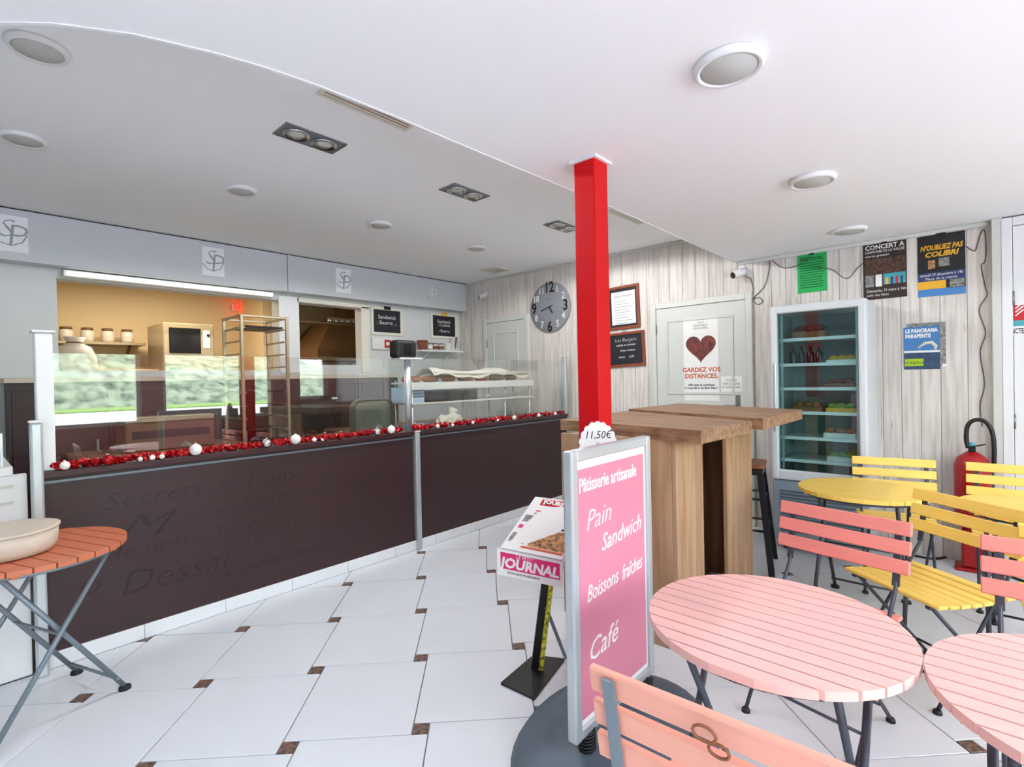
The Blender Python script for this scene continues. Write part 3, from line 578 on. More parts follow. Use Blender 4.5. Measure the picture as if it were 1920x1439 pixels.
# ================================================================== ON THE KITCHEN WALL
def sp_logo(px, py, label, backing=True, s=.27):
    p = PY(px, py, 5.33); t = thing('logo_sticker', label, 'sticker', (p.x, 5.3295, p.z), frame=FY, group='monogram stickers on the grey band')
    m = 'white' if backing else None
    if backing: plate('backing', -.095, -.135, .095, .135, 'stick', t, 0, .001)
    text('lettering', 'S', .2, 'logogrey' if backing else 'white', t, -.03, .03, .0015, shear=.2, bold=-.004); text('lettering', 'P', .24, 'logogrey' if backing else 'white', t, .03, -.02, .0022, shear=.1, bold=-.004)
    MB().tube([(-.09, -.03, .002), (-.06, -.07, .002), (0, -.09, .002), (.06, -.06, .002), (.09, 0, .002)], .0035, 6).build('flourish', 'logogrey' if backing else 'white', t)
sp_logo(400, 491, 'white monogram sticker above the large kitchen hatch'); sp_logo(644, 527, 'pale monogram sticker above the small kitchen hatch'); sp_logo(809, 551, 'white cut-out monogram at the far end of the grey band', False); sp_logo(20, 438, 'monogram sticker at the left edge of the photo')
def wall_board(px0, px1, py0, py1, label, lines, clip):
    a = PY(px0, py0, YK); b = PY(px1, py1, YK); w, hh = (b.x-a.x)/2, (a.z-b.z)/2
    t = thing('menu_board', label, 'menu board', ((a.x+b.x)/2, YK-.001, (a.z+b.z)/2), frame=FY, group='framed menus on the kitchen wall'); q = .035
    MB().box((-w, -hh, 0), (w, -hh+q, .02), bev=.004).box((-w, hh-q, 0), (w, hh, .02), bev=.004).box((-w, -hh+q, 0), (-w+q, hh-q, .02), bev=.004).box((w-q, -hh+q, 0), (w, hh-q, .02), bev=.004).build('frame', 'cream', t)
    plate('slate', -w+q, -hh+q, w-q, hh-q, 'chalk', t, 0, .01); MB().box((-.05, hh-.03, .02), (.05, hh+.012, .03), bev=.004).build('clip', clip, t)
    for s, yy, z in lines: text('lettering', s, z, 'chalkw', t, 0, yy, .011)
wall_board(694, 754, 574, 631, 'framed black menu board with two lines, beside the small hatch', [('Sandwich', .05, .07), (': Beurre ...', -.02, .07)], 'black')
wall_board(806, 856, 586, 637, 'framed black menu board with three lines, nearest the corner', [('Sandwich', .06, .065), (': Crudités', .01, .055), ('- Beurre', -.07, .06)], 'gold')
p = PY(714, 645, YK); t = thing('alarm_box', 'white wall box with a red alarm button below the menu board', 'alarm', (p.x, YK-.001, p.z), frame=FY); MB().box((-.14, -.075, 0), (.14, .075, .035), bev=.005).build('box', 'plate', t); MB().box((.03, -.05, .035), (.11, .05, .05), bev=.004).build('button_case', 'redprint', t); MB().box((.045, -.018, .05), (.095, .018, .053)).build('button', 'white', t)
a = PY(790, 656, 5.3); b_ = PY(873, 658, 5.3)
t = thing('corner_shelf', 'narrow white shelf in the corner under the menu board', 'shelf', (a.x+.35, 5.38, a.z)); MB().box((-.36, -.11, -.022), (min(.36, 4.99-a.x-.35), .119, 0), bev=.003).build('board', 'white', t)
for s in (-.2, .2): MB().bar((s, .11, -.12), (s, -.05, -.022), .02, .014).build('bracket', 'white', t)
sx, sz = a.x+.35, a.z
for k, (dx, nm, lab, cat) in enumerate([(-.27, 'clay_pot', 'terracotta pot at the left end of the corner shelf', 'pot'), (-.14, 'spice_jar', 'pale jar beside the terracotta pot on the corner shelf', 'jar'), (-.05, 'spice_jar', 'brown-labelled jar second from the terracotta pot', 'jar'), (.05, 'spice_jar', 'brown-labelled jar third from the terracotta pot', 'jar'), (.17, 'white_box', 'small white carton on the corner shelf', 'carton'), (.28, 'leaflet_holder', 'leaflet holder with folded leaflets at the corner end of the shelf', 'leaflets')]):
    t = thing(nm, lab, cat, (sx+dx, 5.38, sz))
    if nm == 'clay_pot': MB().lathe([(.05, 0), (.065, .08), (.07, .12), (.062, .13)], n=18).build('pot', 'terrapot', t); MB().lathe([(.073, .105), (.073, .128), (.06, .13)], n=18).build('rim', 'terrapot', t)
    elif nm == 'spice_jar': MB().lathe([(.033, 0), (.036, .08), (.03, .085)], n=16).build('body', 'jar', t); MB().lathe([(.034, .085), (.034, .1), (.03, .102)], n=16).build('lid', 'steel', t); MB().cyl((0, 0, .02), (0, 0, .06), .0375, 16).build('label_band', 'terrapot' if k > 1 else 'paper', t)
    elif nm == 'white_box': MB().box((-.045, -.03, 0), (.045, .03, .1), bev=.003).build('body', 'plate', t); MB().box((-.047, -.032, .09), (.047, .032, .106)).build('lid', 'white', t)
    else:
        MB().box((-.05, -.03, 0), (.05, .03, .05), bev=.004).build('holder', 'plate', t)
        for q in range(3): MB().bar((-.02+q*.015, 0, .02), (-.0+q*.03, .0, .2), .08, .003, up=(1, 0, 0)).build('leaflet', ('paper', 'terrapot', 'paper')[q], t)

# ================================================================== ON THE PLANK WALL
def on_wall(name, label, cat, px0, py0, px1, py1, X=XP, group=None, rot=0):
    a = PX(px0, py0, X); b = PX(px1, py1, X); w, hh = (a.y-b.y)/2, (a.z-b.z)/2
    t = thing(name, label, cat, (X-.0025, (a.y+b.y)/2, (a.z+b.z)/2), frame=FX @ Matrix.Rotation(rot, 3, 'Z'), group=group)
    return t, w, hh
# clock
p = PX(1033, 577, XP)
t = thing('wall_clock', 'round grey wall clock with black and white numerals', 'clock', (XP-.0025, p.y, p.z), frame=FX); r = .305
MB().lathe([(r*.9, 0), (r, .004), (r, .022), (r*.985, .026), (r*.3, .026), (.01, .026)], n=48).build('face', 'clockface', t)
for k in range(1, 13):
    a = math.pi/2-k*math.pi/6; big = k % 3 == 0
    text('numeral', str(k), .18 if big else .115, 'ink' if big else 'white', t, .79*r*math.cos(a), .79*r*math.sin(a), .027, sx=.85, bold=.004 if big else .001)
MB().bar((.045, .02, .03), (-.135, -.035, .03), .012, .002).build('minute_hand', 'ink', t); MB().bar((-.005, .008, .033), (.05, -.075, .033), .016, .002).build('hour_hand', 'ink', t); MB().cyl((0, 0, .026), (0, 0, .037), .012).build('hub', 'ink', t)
text('lettering', 'PARIS', .025, 'greyink', t, 0, .1, .027)
# framed boards
def framed(px0, py0, px1, py1, label, m, rot, lines):
    t, w, hh = on_wall('framed_board', label, 'notice board', px0, py0, px1, py1, group='wooden framed boards', rot=rot); q = .03
    MB().box((-w, -hh, 0), (w, -hh+q, .022), bev=.004).box((-w, hh-q, 0), (w, hh, .022), bev=.004).box((-w, -hh+q, 0), (-w+q, hh-q, .022), bev=.004).box((w-q, -hh+q, 0), (w, hh-q, .022), bev=.004).build('frame', 'frame', t)
    plate('slate', -w+q, -hh+q, w-q, hh-q, 'chalk', t, 0, .008); MB().tube([(-.03, hh, .01), (0, hh+.025, .008), (.03, hh, .01)], .002, 5).build('hanger', 'cable', t)
    return t, w, hh
t, w, hh = framed(1140, 541, 1201, 615, 'wooden frame with a printed white sheet beside the red column', 'paper', R(1.5), None)
plate('sheet', -w+.05, -hh+.055, w-.05, hh-.06, 'paper', t, .008, .010)
text('lettering', 'Notre Histoire', .035, 'ink', t, 0, hh-.11, .0105)
for k in range(9): MB().box((-w+.09, hh-.17-k*.03, .0101), (-w+.09+(w*1.2)*(.6+.4*((k*7) % 5)/5), hh-.165-k*.03, .0106)).build('text_line', 'greyink', t)
t, w, hh = framed(1140, 626, 1211, 687, 'wooden framed blackboard with chalk writing below the printed sheet', 'chalk', R(2), None)
text('lettering', 'Les Burgers', .055, 'chalkw', t, 0, hh-.085, .009, shear=.2, bold=-.001); text('lettering', 'salade et tomate', .035, 'chalkw', t, 0, hh-.14, .009, shear=.2); text('lettering', 'frites maison', .035, 'chalkw', t, .02, hh-.2, .009, shear=.2); text('lettering', 'sauce     6,50', .035, 'chalkw', t, .0, hh-.27, .009, shear=.2)
# posters on the main door
XD = XP-.0165
t, w, hh = on_wall('heart_poster', 'white poster with a heart shaped loaf on the panelled door', 'poster', 1281, 598, 1349, 752, X=XD)
t.location.x = XD-.001
plate('sheet', -w, -hh, w, hh, 'paper', t, 0, .0012)
hp = [(.0, -1.0)]+[(math.sin(a)**3, (13*math.cos(a)-5*math.cos(2*a)-2*math.cos(3*a)-math.cos(4*a))/16) for a in [math.pi+(2*math.pi)*k/40 for k in range(1, 40)]]
sc = w*.86; MB().prism([(x*sc, y_*sc+hh*.28) for x, y_ in hp], .0012, .003).build('heart', 'heart', t)
plate('caption', -w*.45, hh*.60, w*.45, hh*.92, 'paper', t, .003, .0042); text('lettering', 'TOUS\nENSEMBLE\nSOLIDAIRES', .028, 'greyink', t, 0, hh*.80, .0046)
text('lettering', 'GARDEZ VOS\nDISTANCES,', .062, 'orange', t, 0, -hh*.34, .0014, bold=.002); text('lettering', 'Afin que je continue\nà vous faire du Bon Pain !', .032, 'ink', t, 0, -hh*.66, .0014, bold=.0008)
t, w, hh = on_wall('door_notice', 'small white notice above the door handle', 'notice', 1352, 706, 1392, 735, X=XD); t.location.x = XD-.001
plate('sheet', -w, -hh, w, hh, 'paper', t, 0, .001); text('lettering', 'TOUTE\nPERSONNE\nETRANGERE', .032, 'greyink', t, 0, 0, .0012, maxw=w*1.8)
# security cameras
def camera_box(px, py, label, s=1):
    p = PX(px, py, XP); t = thing('security_camera', label, 'security camera', (XP-.001, p.y, p.z), group='white security cameras')
    MB().cyl((0, 0, .04*s), (-.02, 0, .04*s), .028*s, 14).build('mount', 'white', t); MB().tube([(-.02, 0, .04*s), (-.055*s, .01, .02*s), (-.07*s, .015, .0)], .009, 8).build('arm', 'white', t)
    d = Vector((-.75, .55, -.35)).normalized(); c0 = Vector((-.06*s, .01, -.0)); bd = MB().tube([c0-d*.055*s, c0-d*.05*s, c0+d*.055*s], [.024*s, .03*s, .03*s], 16).build('body', 'white', t)
    MB().tube([c0+d*.0555*s, c0+d*.062*s], [.027*s, .024*s], 16).build('lens', 'black', bd)
camera_box(1392, 514, 'white security camera above the right edge of the panelled door', 1.15); camera_box(912, 556, 'white security camera near the far corner by the clock', 1.0)
# cable
def cable(pts, label, r=.0035, X=XP-.006):
    P = [PX(x, y_, X) for x, y_ in pts]
    out = smooth(P)
    t = thing('wall_cable', label, 'cable', (X, out[0].y, out[0].z)); MB().tube([p-Vector(t.location) for p in out], r, 6).build('wire', 'cable', t); return t
t = cable([(1397, 518), (1408, 524), (1412, 545), (1409, 558), (1420, 571), (1430, 566), (1424, 558), (1412, 560), (1434, 536), (1443, 500), (1444, 487), (1468, 502), (1492, 499), (1515, 486)], 'thin grey cable looping from the camera to the green notice')
t = cable([(1528, 500), (1560, 506), (1580, 520), (1592, 521), (1606, 505), (1618, 494)], 'thin grey cable sagging between the green notice and the brown poster')
t = cable([(1812, 462), (1822, 469), (1830, 468), (1838, 440), (1846, 432), (1849, 470), (1846, 492), (1840, 500), (1848, 540), (1850, 555), (1836, 582), (1848, 625), (1838, 660), (1846, 720), (1838, 760), (1842, 800)], 'long grey cable running down the corner beside the dark poster')
# posters
t, w, hh = on_wall('green_notice', 'bright green paper notice hung by a clip', 'notice', 1495, 480, 1551, 545); MB().box((-w, -hh, 0), (w, hh, .0015)).build('sheet', 'green', t)
text('lettering', 'FESTIVAL', .045, 'greendk', t, 0, hh*.72, .0016, bold=.002, maxw=w*1.8)
for k in range(11): MB().box((-w*.85, hh*.5-k*hh*.125, .0015), (w*(.85-.25*((k*5) % 4)/4), hh*.5-k*hh*.125+.008, .0022)).build('text_line', 'greendk', t)
MB().box((-.02, hh-.012, .0015), (.02, hh+.02, .02), bev=.004).build('clip', 'black', t)
t, w, hh = on_wall('event_poster', 'dark brown concert poster with white lettering and a teal panel', 'poster', 1618, 461, 1701, 556); plate('sheet', -w, -hh, w, hh, 'brownp', t)
text('lettering', 'CONCERT A', .05, 'paper', t, -w*.9, hh*.86, .0022, 'LEFT', bold=.001, maxw=w*1.8); text('lettering', 'HARMONIE DE LA VALLEE', .028, 'paper', t, -w*.9, hh*.70, .0022, 'LEFT', maxw=w*1.8); text('lettering', 'entrée gratuite', .026, 'paper', t, -w*.9, hh*.56, .0022, 'LEFT', maxw=w*1.8)
plate('photo', -w*.9, -.02, w*.95, hh*.45, 'crowd', t, .002, .0026); plate('photo', -w*.05, -hh*.5, w*.95, -.025, 'teal', t, .002, .0026)
for k in range(4): plate('figure', w*(.05+.22*k), -hh*.5, w*(.17+.22*k), -hh*.25, ('gold', 'bluedk', 'redprint', 'bluedk')[k], t, .0026, .003)
plate('photo', -w*.9, -hh*.55, -w*.5, -hh*.12, 'photo2', t, .002, .0026); plate('photo', -w*.42, -hh*.55, -w*.12, -hh*.12, 'paper', t, .002, .0026)
text('lettering', 'Dimanche 15 mars à 16h', .03, 'paper', t, -w*.85, -hh*.7, .0022, 'LEFT', maxw=w*1.8); text('lettering', 'salle des fêtes', .026, 'paper', t, -w*.85, -hh*.85, .0022, 'LEFT', maxw=w*1.8)
MB().box((-.02, hh-.012, .002), (.02, hh+.02, .02), bev=.004).build('clip', 'black', t)
t, w, hh = on_wall('event_poster', 'dark blue poster with yellow headline in the right corner', 'poster', 1720, 446, 1811, 550); plate('sheet', -w, -hh, w, hh, 'ink', t)
text('lettering', "N'OUBLIEZ PAS", .052, 'gold', t, 0, hh*.58, .0022, shear=.25, bold=.002, maxw=w*1.8); text('lettering', 'COLIBRI', .052, 'gold', t, 0, hh*.36, .0022, shear=.25, bold=.002, maxw=w*1.8)
plate('figure', -w*.55, -hh*.1, -w*.25, hh*.18, 'photo', t, .002, .0026); plate('figure', -w*.1, -hh*.05, w*.35, hh*.22, 'photo2', t, .002, .0026)
plate('band', -w, -hh*.5, w, -hh*.22, 'bluedk', t, .002, .0025); text('lettering', 'samedi 29 décembre à 14h', .03, 'paper', t, 0, -hh*.3, .0027, maxw=w*1.8); text('lettering', 'Place de la mairie', .026, 'paper', t, 0, -hh*.43, .0027, maxw=w*1.8)
plate('band', -w, -hh*.76, w*.2, -hh*.5, 'gold', t, .002, .0025); plate('band', -w, -hh, w, -hh*.76, 'blueprint', t, .002, .0025); plate('photo', w*.35, -hh*.78, w*.95, -hh*.5, 'photo2', t, .002, .0025)
MB().box((-.03, hh-.012, .002), (.03, hh+.02, .02), bev=.004).build('clip', 'black', t)
t, w, hh = on_wall('paragliding_poster', 'sky blue paragliding poster with a lime label', 'poster', 1694, 615, 1763, 692); plate('sheet', -w, -hh, w, hh, 'blueprint', t)
text('lettering', 'LE PANORAMA\nPARAPENTE', .04, 'paper', t, -w*.9, hh*.68, .0022, 'LEFT', bold=.002, maxw=w*1.8); plate('hills', -w, -hh, w, -hh*.22, 'navy', t, .002, .0025)
plate('lake', -w, -hh*.22, w, -hh*.12, 'paper', t, .002, .0024); plate('label_patch', -w*.95, -hh*.85, w*.1, -hh*.5, 'lime', t, .0025, .003); text('lettering', 'vol biplace', .03, 'ink', t, -w*.45, -hh*.68, .0032, maxw=w*1.8)
MB().tube([(-.02, -.0, .002), (.02, .035, .002), (.06, .04, .002), (.085, .01, .002), (.08, -.025, .002)], [.006, .012, .014, .012, .005], 8).xf(Matrix.Diagonal((1, 1, .25, 1))).xf(Matrix.Translation((0, 0, .0025))).build('paraglider', 'sand', t)
t, w, hh = on_wall('backing_sheet', 'pale grey sheet peeking out behind the paragliding poster', 'sheet', 1700, 608, 1774, 686); t.location.x = XP-.0012; plate('sheet', -w, -hh, w, hh, 'photo2', t, 0, .001); MB().box((w-.02, -hh-.005, 0), (w+.002, -hh+.015, .0016)).build('tape', 'paper', t)
t, w, hh = on_wall('fire_sign', 'red and white fire extinguisher sign on the white door', 'sign', 1874, 569, 1935, 628, X=XP-.057); t.location.x = XP-.0575
plate('sheet', -w, -hh, w, hh, 'paper', t); plate('red_field', -w, -hh*.1, w, hh*.8, 'redprint', t, .002, .0028); plate('picture', -w*.9, 0, -w*.35, hh*.6, 'paper', t, .0028, .0034)
for k in range(4): MB().bar((.0, .02+.025*k, .0035), (w*.5, .06+.025*k, .0035), .008, .001).build('flame', 'paper', t)
plate('blue_band', -w, -hh*.45, w, -hh*.1, 'teal', t, .002, .0028); text('lettering', 'EXTINCTEUR', .05, 'ink', t, 0, -hh*.75, .0022, bold=.001, maxw=w*1.8)

# ---- fire extinguisher
p = PX(1823, 900, 4.82)
t = thing('fire_extinguisher', 'red fire extinguisher with a black hose in the corner', 'fire extinguisher', (4.84, p.y, 0))
MB().lathe([(.07, .30), (.095, .31), (.1, .33), (.1, .74), (.085, .79), (.03, .835)], n=24).build('cylinder', 'extred', t); MB().box((-.02, -.02, .835), (.02, .02, .87), bev=.004).build('valve', 'black', t); MB().lathe([(.012, .87), (.018, .875), (.018, .89), (.008, .9)], n=12).build('gauge', 'teal', t)
MB().bar((-.02, .02, .865), (-.03, -.07, .895), .02, .008).build('handle', 'black', t)
MB().tube(smooth([(0, .02, .86), (0, .03, .93), (0, .02, 1.02), (0, -.02, 1.06), (0, -.07, 1.05), (0, -.105, .98), (0, -.115, .85), (0, -.11, .7)]), .014, 10).build('hose', 'black', t)
MB().box((-.1, -.1, 0), (.1, .1, .02), bev=.01).box((.06, -.03, .02), (.09, .03, .62)).box((-.06, -.06, .02), (.06, .06, .30), bev=.01).build('stand', 'extred', t)

# ================================================================== FRIDGE
t = thing('display_fridge', 'tall white display fridge with a glass door against the plank wall', 'fridge', (4.455, .875, 0))
FW, FD, FZ0, FZ1 = .32, .53, .10, 1.95      # half width (Y), depth (X)
b = MB(); b.box((.03, -FW, FZ0), (FD, -FW+.04, FZ1), bev=.01, seg=2).box((.03, FW-.04, FZ0), (FD, FW, FZ1), bev=.01, seg=2).box((FD-.04, -FW+.04, FZ0), (FD, FW-.04, FZ1)).box((.03, -FW+.04, FZ1-.05), (FD-.04, FW-.04, FZ1)).box((.03, -FW+.04, FZ0), (FD-.04, FW-.04, .52)).build('cabinet', 'fridge', t)
MB().box((.06, -FW+.04, .52), (FD-.045, -FW+.045, FZ1-.05)).box((.06, FW-.045, .52), (FD-.045, FW-.04, FZ1-.05)).box((FD-.05, -FW+.045, .52), (FD-.04, FW-.045, FZ1-.05)).build('lining', 'fridgein', t)
dr = MB(); q = .05
dr.box((-.02, -FW, .57), (.028, -FW+q, FZ1), bev=.012, seg=2).box((-.02, FW-q, .57), (.028, FW, FZ1), bev=.012, seg=2).box((-.018, -FW+q-.01, .57), (.026, FW-q+.01, .65), bev=.008).box((-.018, -FW+q-.01, FZ1-.06), (.026, FW-q+.01, FZ1), bev=.008)
door = dr.build('glass_door', 'fridge', t); MB().box((-.004, -FW+q-.005, .645), (.006, FW-q+.005, FZ1-.055)).build('pane', 'fglass', door); MB().box((-.045, FW-.045, .95), (-.02, FW-.025, 1.5), bev=.006).build('handle', 'alu', door)
MB().box((.0, -FW, FZ0), (.03, FW, .56), bev=.006).build('kick_panel', 'kick', t)
for k in range(13): MB().box((-.004, -FW+.05, .16+k*.026), (.001, FW-.05, .174+k*.026)).build('grille_slat', 'grille', t)
for sy in (-1, 1):
    for sx in (.08, FD-.08): MB().cyl((sx, sy*(FW-.07)-.015, .05), (sx, sy*(FW-.07)+.015, .05), .05, 14).build('castor', 'black', t)
MB().box((.05, FW-.075, .56), (.065, FW-.06, 1.9)).box((.05, -FW+.06, .56), (.065, -FW+.075, 1.9)).build('shelf_rail', 'alu', t)
SH = [.72, .90, 1.10, 1.29, 1.48, 1.68]
for k, zz in enumerate(SH):
    s_ = MB().box((.06, -FW+.05, zz-.008), (FD-.06, FW-.05, zz), bev=.002).build('shelf', 'plate', t)
    MB().box((.055, -FW+.05, zz-.012), (.062, FW-.05, zz+.012)).build('shelf_edge', 'white', s_)
fx, fy = t.location.x, t.location.y
def fitem(name, lab, cat, sh, dy, w, d, h_, m, m2=None):
    o = thing(name, lab, cat, (fx+.22, fy+dy, SH[sh]), group='food in the display fridge')
    MB().box((-d, -w, 0), (d, w, h_*.55), bev=.006).build('tray', 'paper' if m2 is None else m2, o)
    for k in range(3): MB().ball((-d*.5+.01*k, (-.6+.6*k)*w, h_*.55+h_*.2), min(w*.33, h_*.6), sz=.7).build('food', m, o)
fitem('salad_tray', 'tray of green salad low in the fridge', 'salad', 0, -.13, .10, .08, .07, 'lettuce')
fitem('sandwich_tray', 'tray of sandwiches on the second fridge shelf from below', 'sandwich', 1, -.12, .11, .09, .08, 'bread')
fitem('sandwich_tray', 'tray of brown rolls at the left of the third fridge shelf', 'bread', 2, .1, .11, .09, .08, 'bread', 'wood'); fitem('sandwich_tray', 'yellow edged tray at the right of the third fridge shelf', 'tray', 2, -.13, .1, .09, .07, 'lettuce', 'gold')
fitem('cake_tray', 'brown cake tray on the fourth fridge shelf', 'cake', 3, -.12, .11, .09, .07, 'heart', 'wood'); fitem('cake_tray', 'yellow and white cake box on the fifth fridge shelf', 'cake', 4, -.14, .1, .09, .06, 'gold', 'paper')
fitem('cake_tray', 'dark boxed cake on the top fridge shelf', 'cake', 5, .08, .12, .1, .12, 'heart', 'wood')
for k in range(4):
    o = thing('drink_bottle', 'small dark bottle on the fifth fridge shelf, %s from the left' % ['first', 'second', 'third', 'fourth'][k], 'bottle', (fx+.17, fy+.2-k*.062, SH[4]), group='bottles in the fridge')
    MB().lathe([(.024, 0), (.026, .01), (.026, .09), (.011, .12), (.011, .145)], n=14).build('body', 'darkglass', o); MB().cyl((0, 0, .145), (0, 0, .157), .013, 10).build('cap', 'redprint', o)

# ================================================================== BAR STOOL
t = thing('bar_stool', 'black metal bar stool with a wooden seat between bar and fridge', 'stool', (3.98, 1.28, 0), R(12))
MB().box((-.16, -.16, .735), (.16, .16, .765), bev=.012, seg=2).build('seat', 'wood', t); MB().box((-.15, -.15, .69), (.15, .15, .735), bev=.006).build('seat_frame', 'blackm', t)
for sx in (-1, 1):
    for sy in (-1, 1): MB().bar((sx*.13, sy*.13, .70), (sx*.2, sy*.2, 0), .04, .03, up=(1, 0, 0)).build('leg', 'blackm', t)
for z_, e in ((.30, .172), (.52, .152)):
    for k in range(4):
        a = (1, 1, -1, -1)[k]*e, (1, -1, -1, 1)[k]*e; b_ = (1, -1, -1, 1)[k]*e, (-1, -1, 1, 1)[k]*e
        MB().cyl((a[0], a[1], z_), (b_[0], b_[1], z_), .009, 8).build('rung', 'blackm', t)

# ================================================================== WOODEN BAR
t = thing('wooden_bar', 'high wooden bar made of pine boards behind the red column', 'bar table', (3.0, 1.4, 0)); off = Vector((3.0, 1.4))
def slab(poly, z0, z1, n, nm):       # a slab of n boards side by side
    A, B, C_, D = [Vector(p)-off for p in poly]       # A-B front, D-C back
    for k in range(n):
        u0, u1 = k/n, (k+1)/n
        q = [A.lerp(B, u0), A.lerp(B, u1), D.lerp(C_, u1), D.lerp(C_, u0)]; g_ = (q[1]-q[0]).normalized()*.001
        MB().prism([q[0]+g_, q[1]-g_, q[2]-g_, q[3]+g_], z0, z1).build(nm, 'pinetop', t)
slab([(2.42, .965), (3.06, .925), (3.52, 1.97), (2.62, 1.95)], 1.085, 1.15, 5, 'top_board')
slab([(3.07, .87), (3.92, .86), (4.42, 1.95), (3.53, 1.97)], 1.10, 1.165, 6, 'top_board')
def post(x0, x1, y0, y1, n):
    for k in range(n): MB().box((x0+(x1-x0)*k/n+.001-off.x, y0-off.y, .0), (x0+(x1-x0)*(k+1)/n-.001-off.x, y1-off.y, 1.085), bev=.0025).build('board', 'pine', t)
post(2.48, 2.83, 1.12, 1.145, 3); post(3.20, 3.68, 1.12, 1.145, 3)
for k in range(5): MB().box((2.48-off.x, 1.146+k*.14-off.y, 0), (2.505-off.x, 1.146+(k+1)*.14-.002-off.y, 1.085), bev=.0025).build('side_board', 'pine', t)
for k in range(5): MB().box((3.655-off.x, 1.146+k*.14-off.y, 0), (3.68-off.x, 1.146+(k+1)*.14-.002-off.y, 1.085), bev=.0025).build('side_board', 'pine', t)
for k in range(4): MB().box((2.506+k*.287-off.x, 1.40-off.y, 0), (2.506+(k+1)*.287-.002-off.x, 1.425-off.y, 1.085), bev=.0025).build('inner_board', 'pine', t)
MB().box((2.506-off.x, 1.146-off.y, 1.02), (3.654-off.x, 1.39-off.y, 1.085)).build('beam', 'pine', t)

# ================================================================== PAVEMENT SIGN
t = thing('pavement_sign', 'standing sign with a pink poster in a silver frame on a grey base', 'sign', (1.705, 1.03, 0))
MB().lathe([(.40, 0), (.41, .012), (.38, .05), (.30, .085), (.1, .095), (.02, .095)], n=40, sx=1.15, sy=.86).build('base', 'rubber', t)
for sx in (-.2, .2):
    MB().tube([(sx+.028*math.cos(k*.7), .028*math.sin(k*.7), .093+k*.0013) for k in range(54)], .006, 6).build('spring', 'blackm', t)
b = MB(); W2, Z0, Z1, q = .29, .155, 1.165, .04
b.box((-W2, -.02, Z0), (-W2+q, .02, Z1), bev=.008, seg=2).box((W2-q, -.02, Z0), (W2, .02, Z1), bev=.008, seg=2).box((-W2+q-.004, -.019, Z0), (W2-q+.004, .019, Z0+q), bev=.006).box((-W2+q-.004, -.019, Z1-q), (W2-q+.004, .019, Z1), bev=.006); b.build('frame', 'alu', t)
MB().box((-W2+q, -.008, Z0+q), (W2-q, .008, Z1-q)).build('backing', 'white', t)
for s, nm in ((-1, 'poster'), (1, 'poster')):
    MB().box((-W2+q+.012, s*.008, Z0+q+.02), (W2-q-.012, s*.0095, Z1-q-.03)).build(nm, 'pinksign', t)
def sgn(s, x, z_, size, rot=0, shear=.3, sx=1, bold=0):
    o = text('lettering', s, size, 'paper', t, x, z_, 0, 'LEFT', shear, sx, rot, bold); o.data.transform(Matrix(((1, 0, 0, 0), (0, 0, -1, 0), (0, 1, 0, 0), (0, 0, 0, 1)))); o.location = (0, -.0102, 0)
sgn('Pâtisserie artisanale', -.235, 1.035, .072, 0, 0, .72, .001); sgn('Pain', -.2, .90, .105, .05, .35, 1, -.0015); sgn('Sandwich', -.10, .80, .09, .05, .35, .9); sgn('Boissons', -.2, .64, .085, .05, .35, .72); sgn('fraîches', .045, .645, .085, .05, .35, .62); sgn('Café', -.2, .43, .11, .05, .35)
MB().box((.2, -.035, .12), (.24, -.02, .16)).box((.2, .02, .12), (.24, .035, .16)).build('clamp', 'black', t)

# ================================================================== MAGAZINE STAND  (local x = camera right, y = away)
RT = Vector((.669, -.743)); FWD = Vector((.743, .669))
org = FWD*2.41+RT*.08
t = thing('magazine_stand', 'free newspaper stand with a black base and pink title card', 'magazine stand', (org.x, org.y, 0), math.atan2(-.743, .669))
MB().prism([(-.16, -.06), (-.01, -.18), (.155, .13), (0, .17)], .0, .012).build('base', 'black', t)
MB().bar((.01, .06, .012), (.09, .02, .60), .05, .03, up=(0, 1, 0)).build('pole', 'black', t); MB().bar((.03, .025, .014), (.108, -.012, .60), .022, .004, up=(0, 1, 0)).build('printed_strip', 'goldtape', t); MB().bar((.16, .12, .02), (.06, .03, .32), .016, .016, up=(0, 1, 0)).build('brace', 'greymetal', t)
# sloping tray: front edge to rear edge
A = Vector((-.16, -.17, .655)); B = Vector((.125, -.20, .60)); C_ = Vector((.265, .09, .79)); D = Vector((.02, .12, .82))
def quad(name, pts, th, m, par):
    n = (pts[1]-pts[0]).cross(pts[3]-pts[0]).normalized()*th; bm = MB(); vs = [bm.bm.verts.new(p) for p in pts]+[bm.bm.verts.new(p+n) for p in pts]
    for q in ((3, 2, 1, 0), (4, 5, 6, 7), (0, 1, 5, 4), (1, 2, 6, 5), (2, 3, 7, 6), (3, 0, 4, 7)): bm.bm.faces.new([vs[i] for i in q])
    bmesh.ops.recalc_face_normals(bm.bm, faces=bm.bm.faces[:]); return bm.build(name, m, par)
quad('tray', [A, B, C_, D], .006, 'plate', t)
nrm = (B-A).cross(D-A).normalized()
def lay(u, v, dz): return A.lerp(B, u).lerp(D.lerp(C_, u), v)+nrm*dz
card = quad('title_card', [A+Vector((0, -.004, -.095)), B+Vector((0, -.004, -.095)), B+Vector((0, -.004, .02)), A+Vector((0, -.004, .02))], .004, 'paper', t)
def cpt(u, v, dz=.0): return (A.lerp(B, u)+Vector((0, -.0085-dz, -.095+.115*v)))
quad('title_band', [cpt(.05, .28), cpt(.95, .28), cpt(.95, .9), cpt(.05, .9)], .001, 'magenta', card)
o = text('lettering', 'JOURNAL', .06, 'paper', card, 0, 0, 0, sx=.98, bold=.0025)
ux = (B-A).normalized(); uz = Vector((0, 0, 1)); uy = ux.cross(uz); mm = Matrix((ux, uz-ux*uz.dot(ux), -uy)).transposed().to_4x4(); mm.translation = cpt(.5, .52, .0025); o.data.transform(mm)
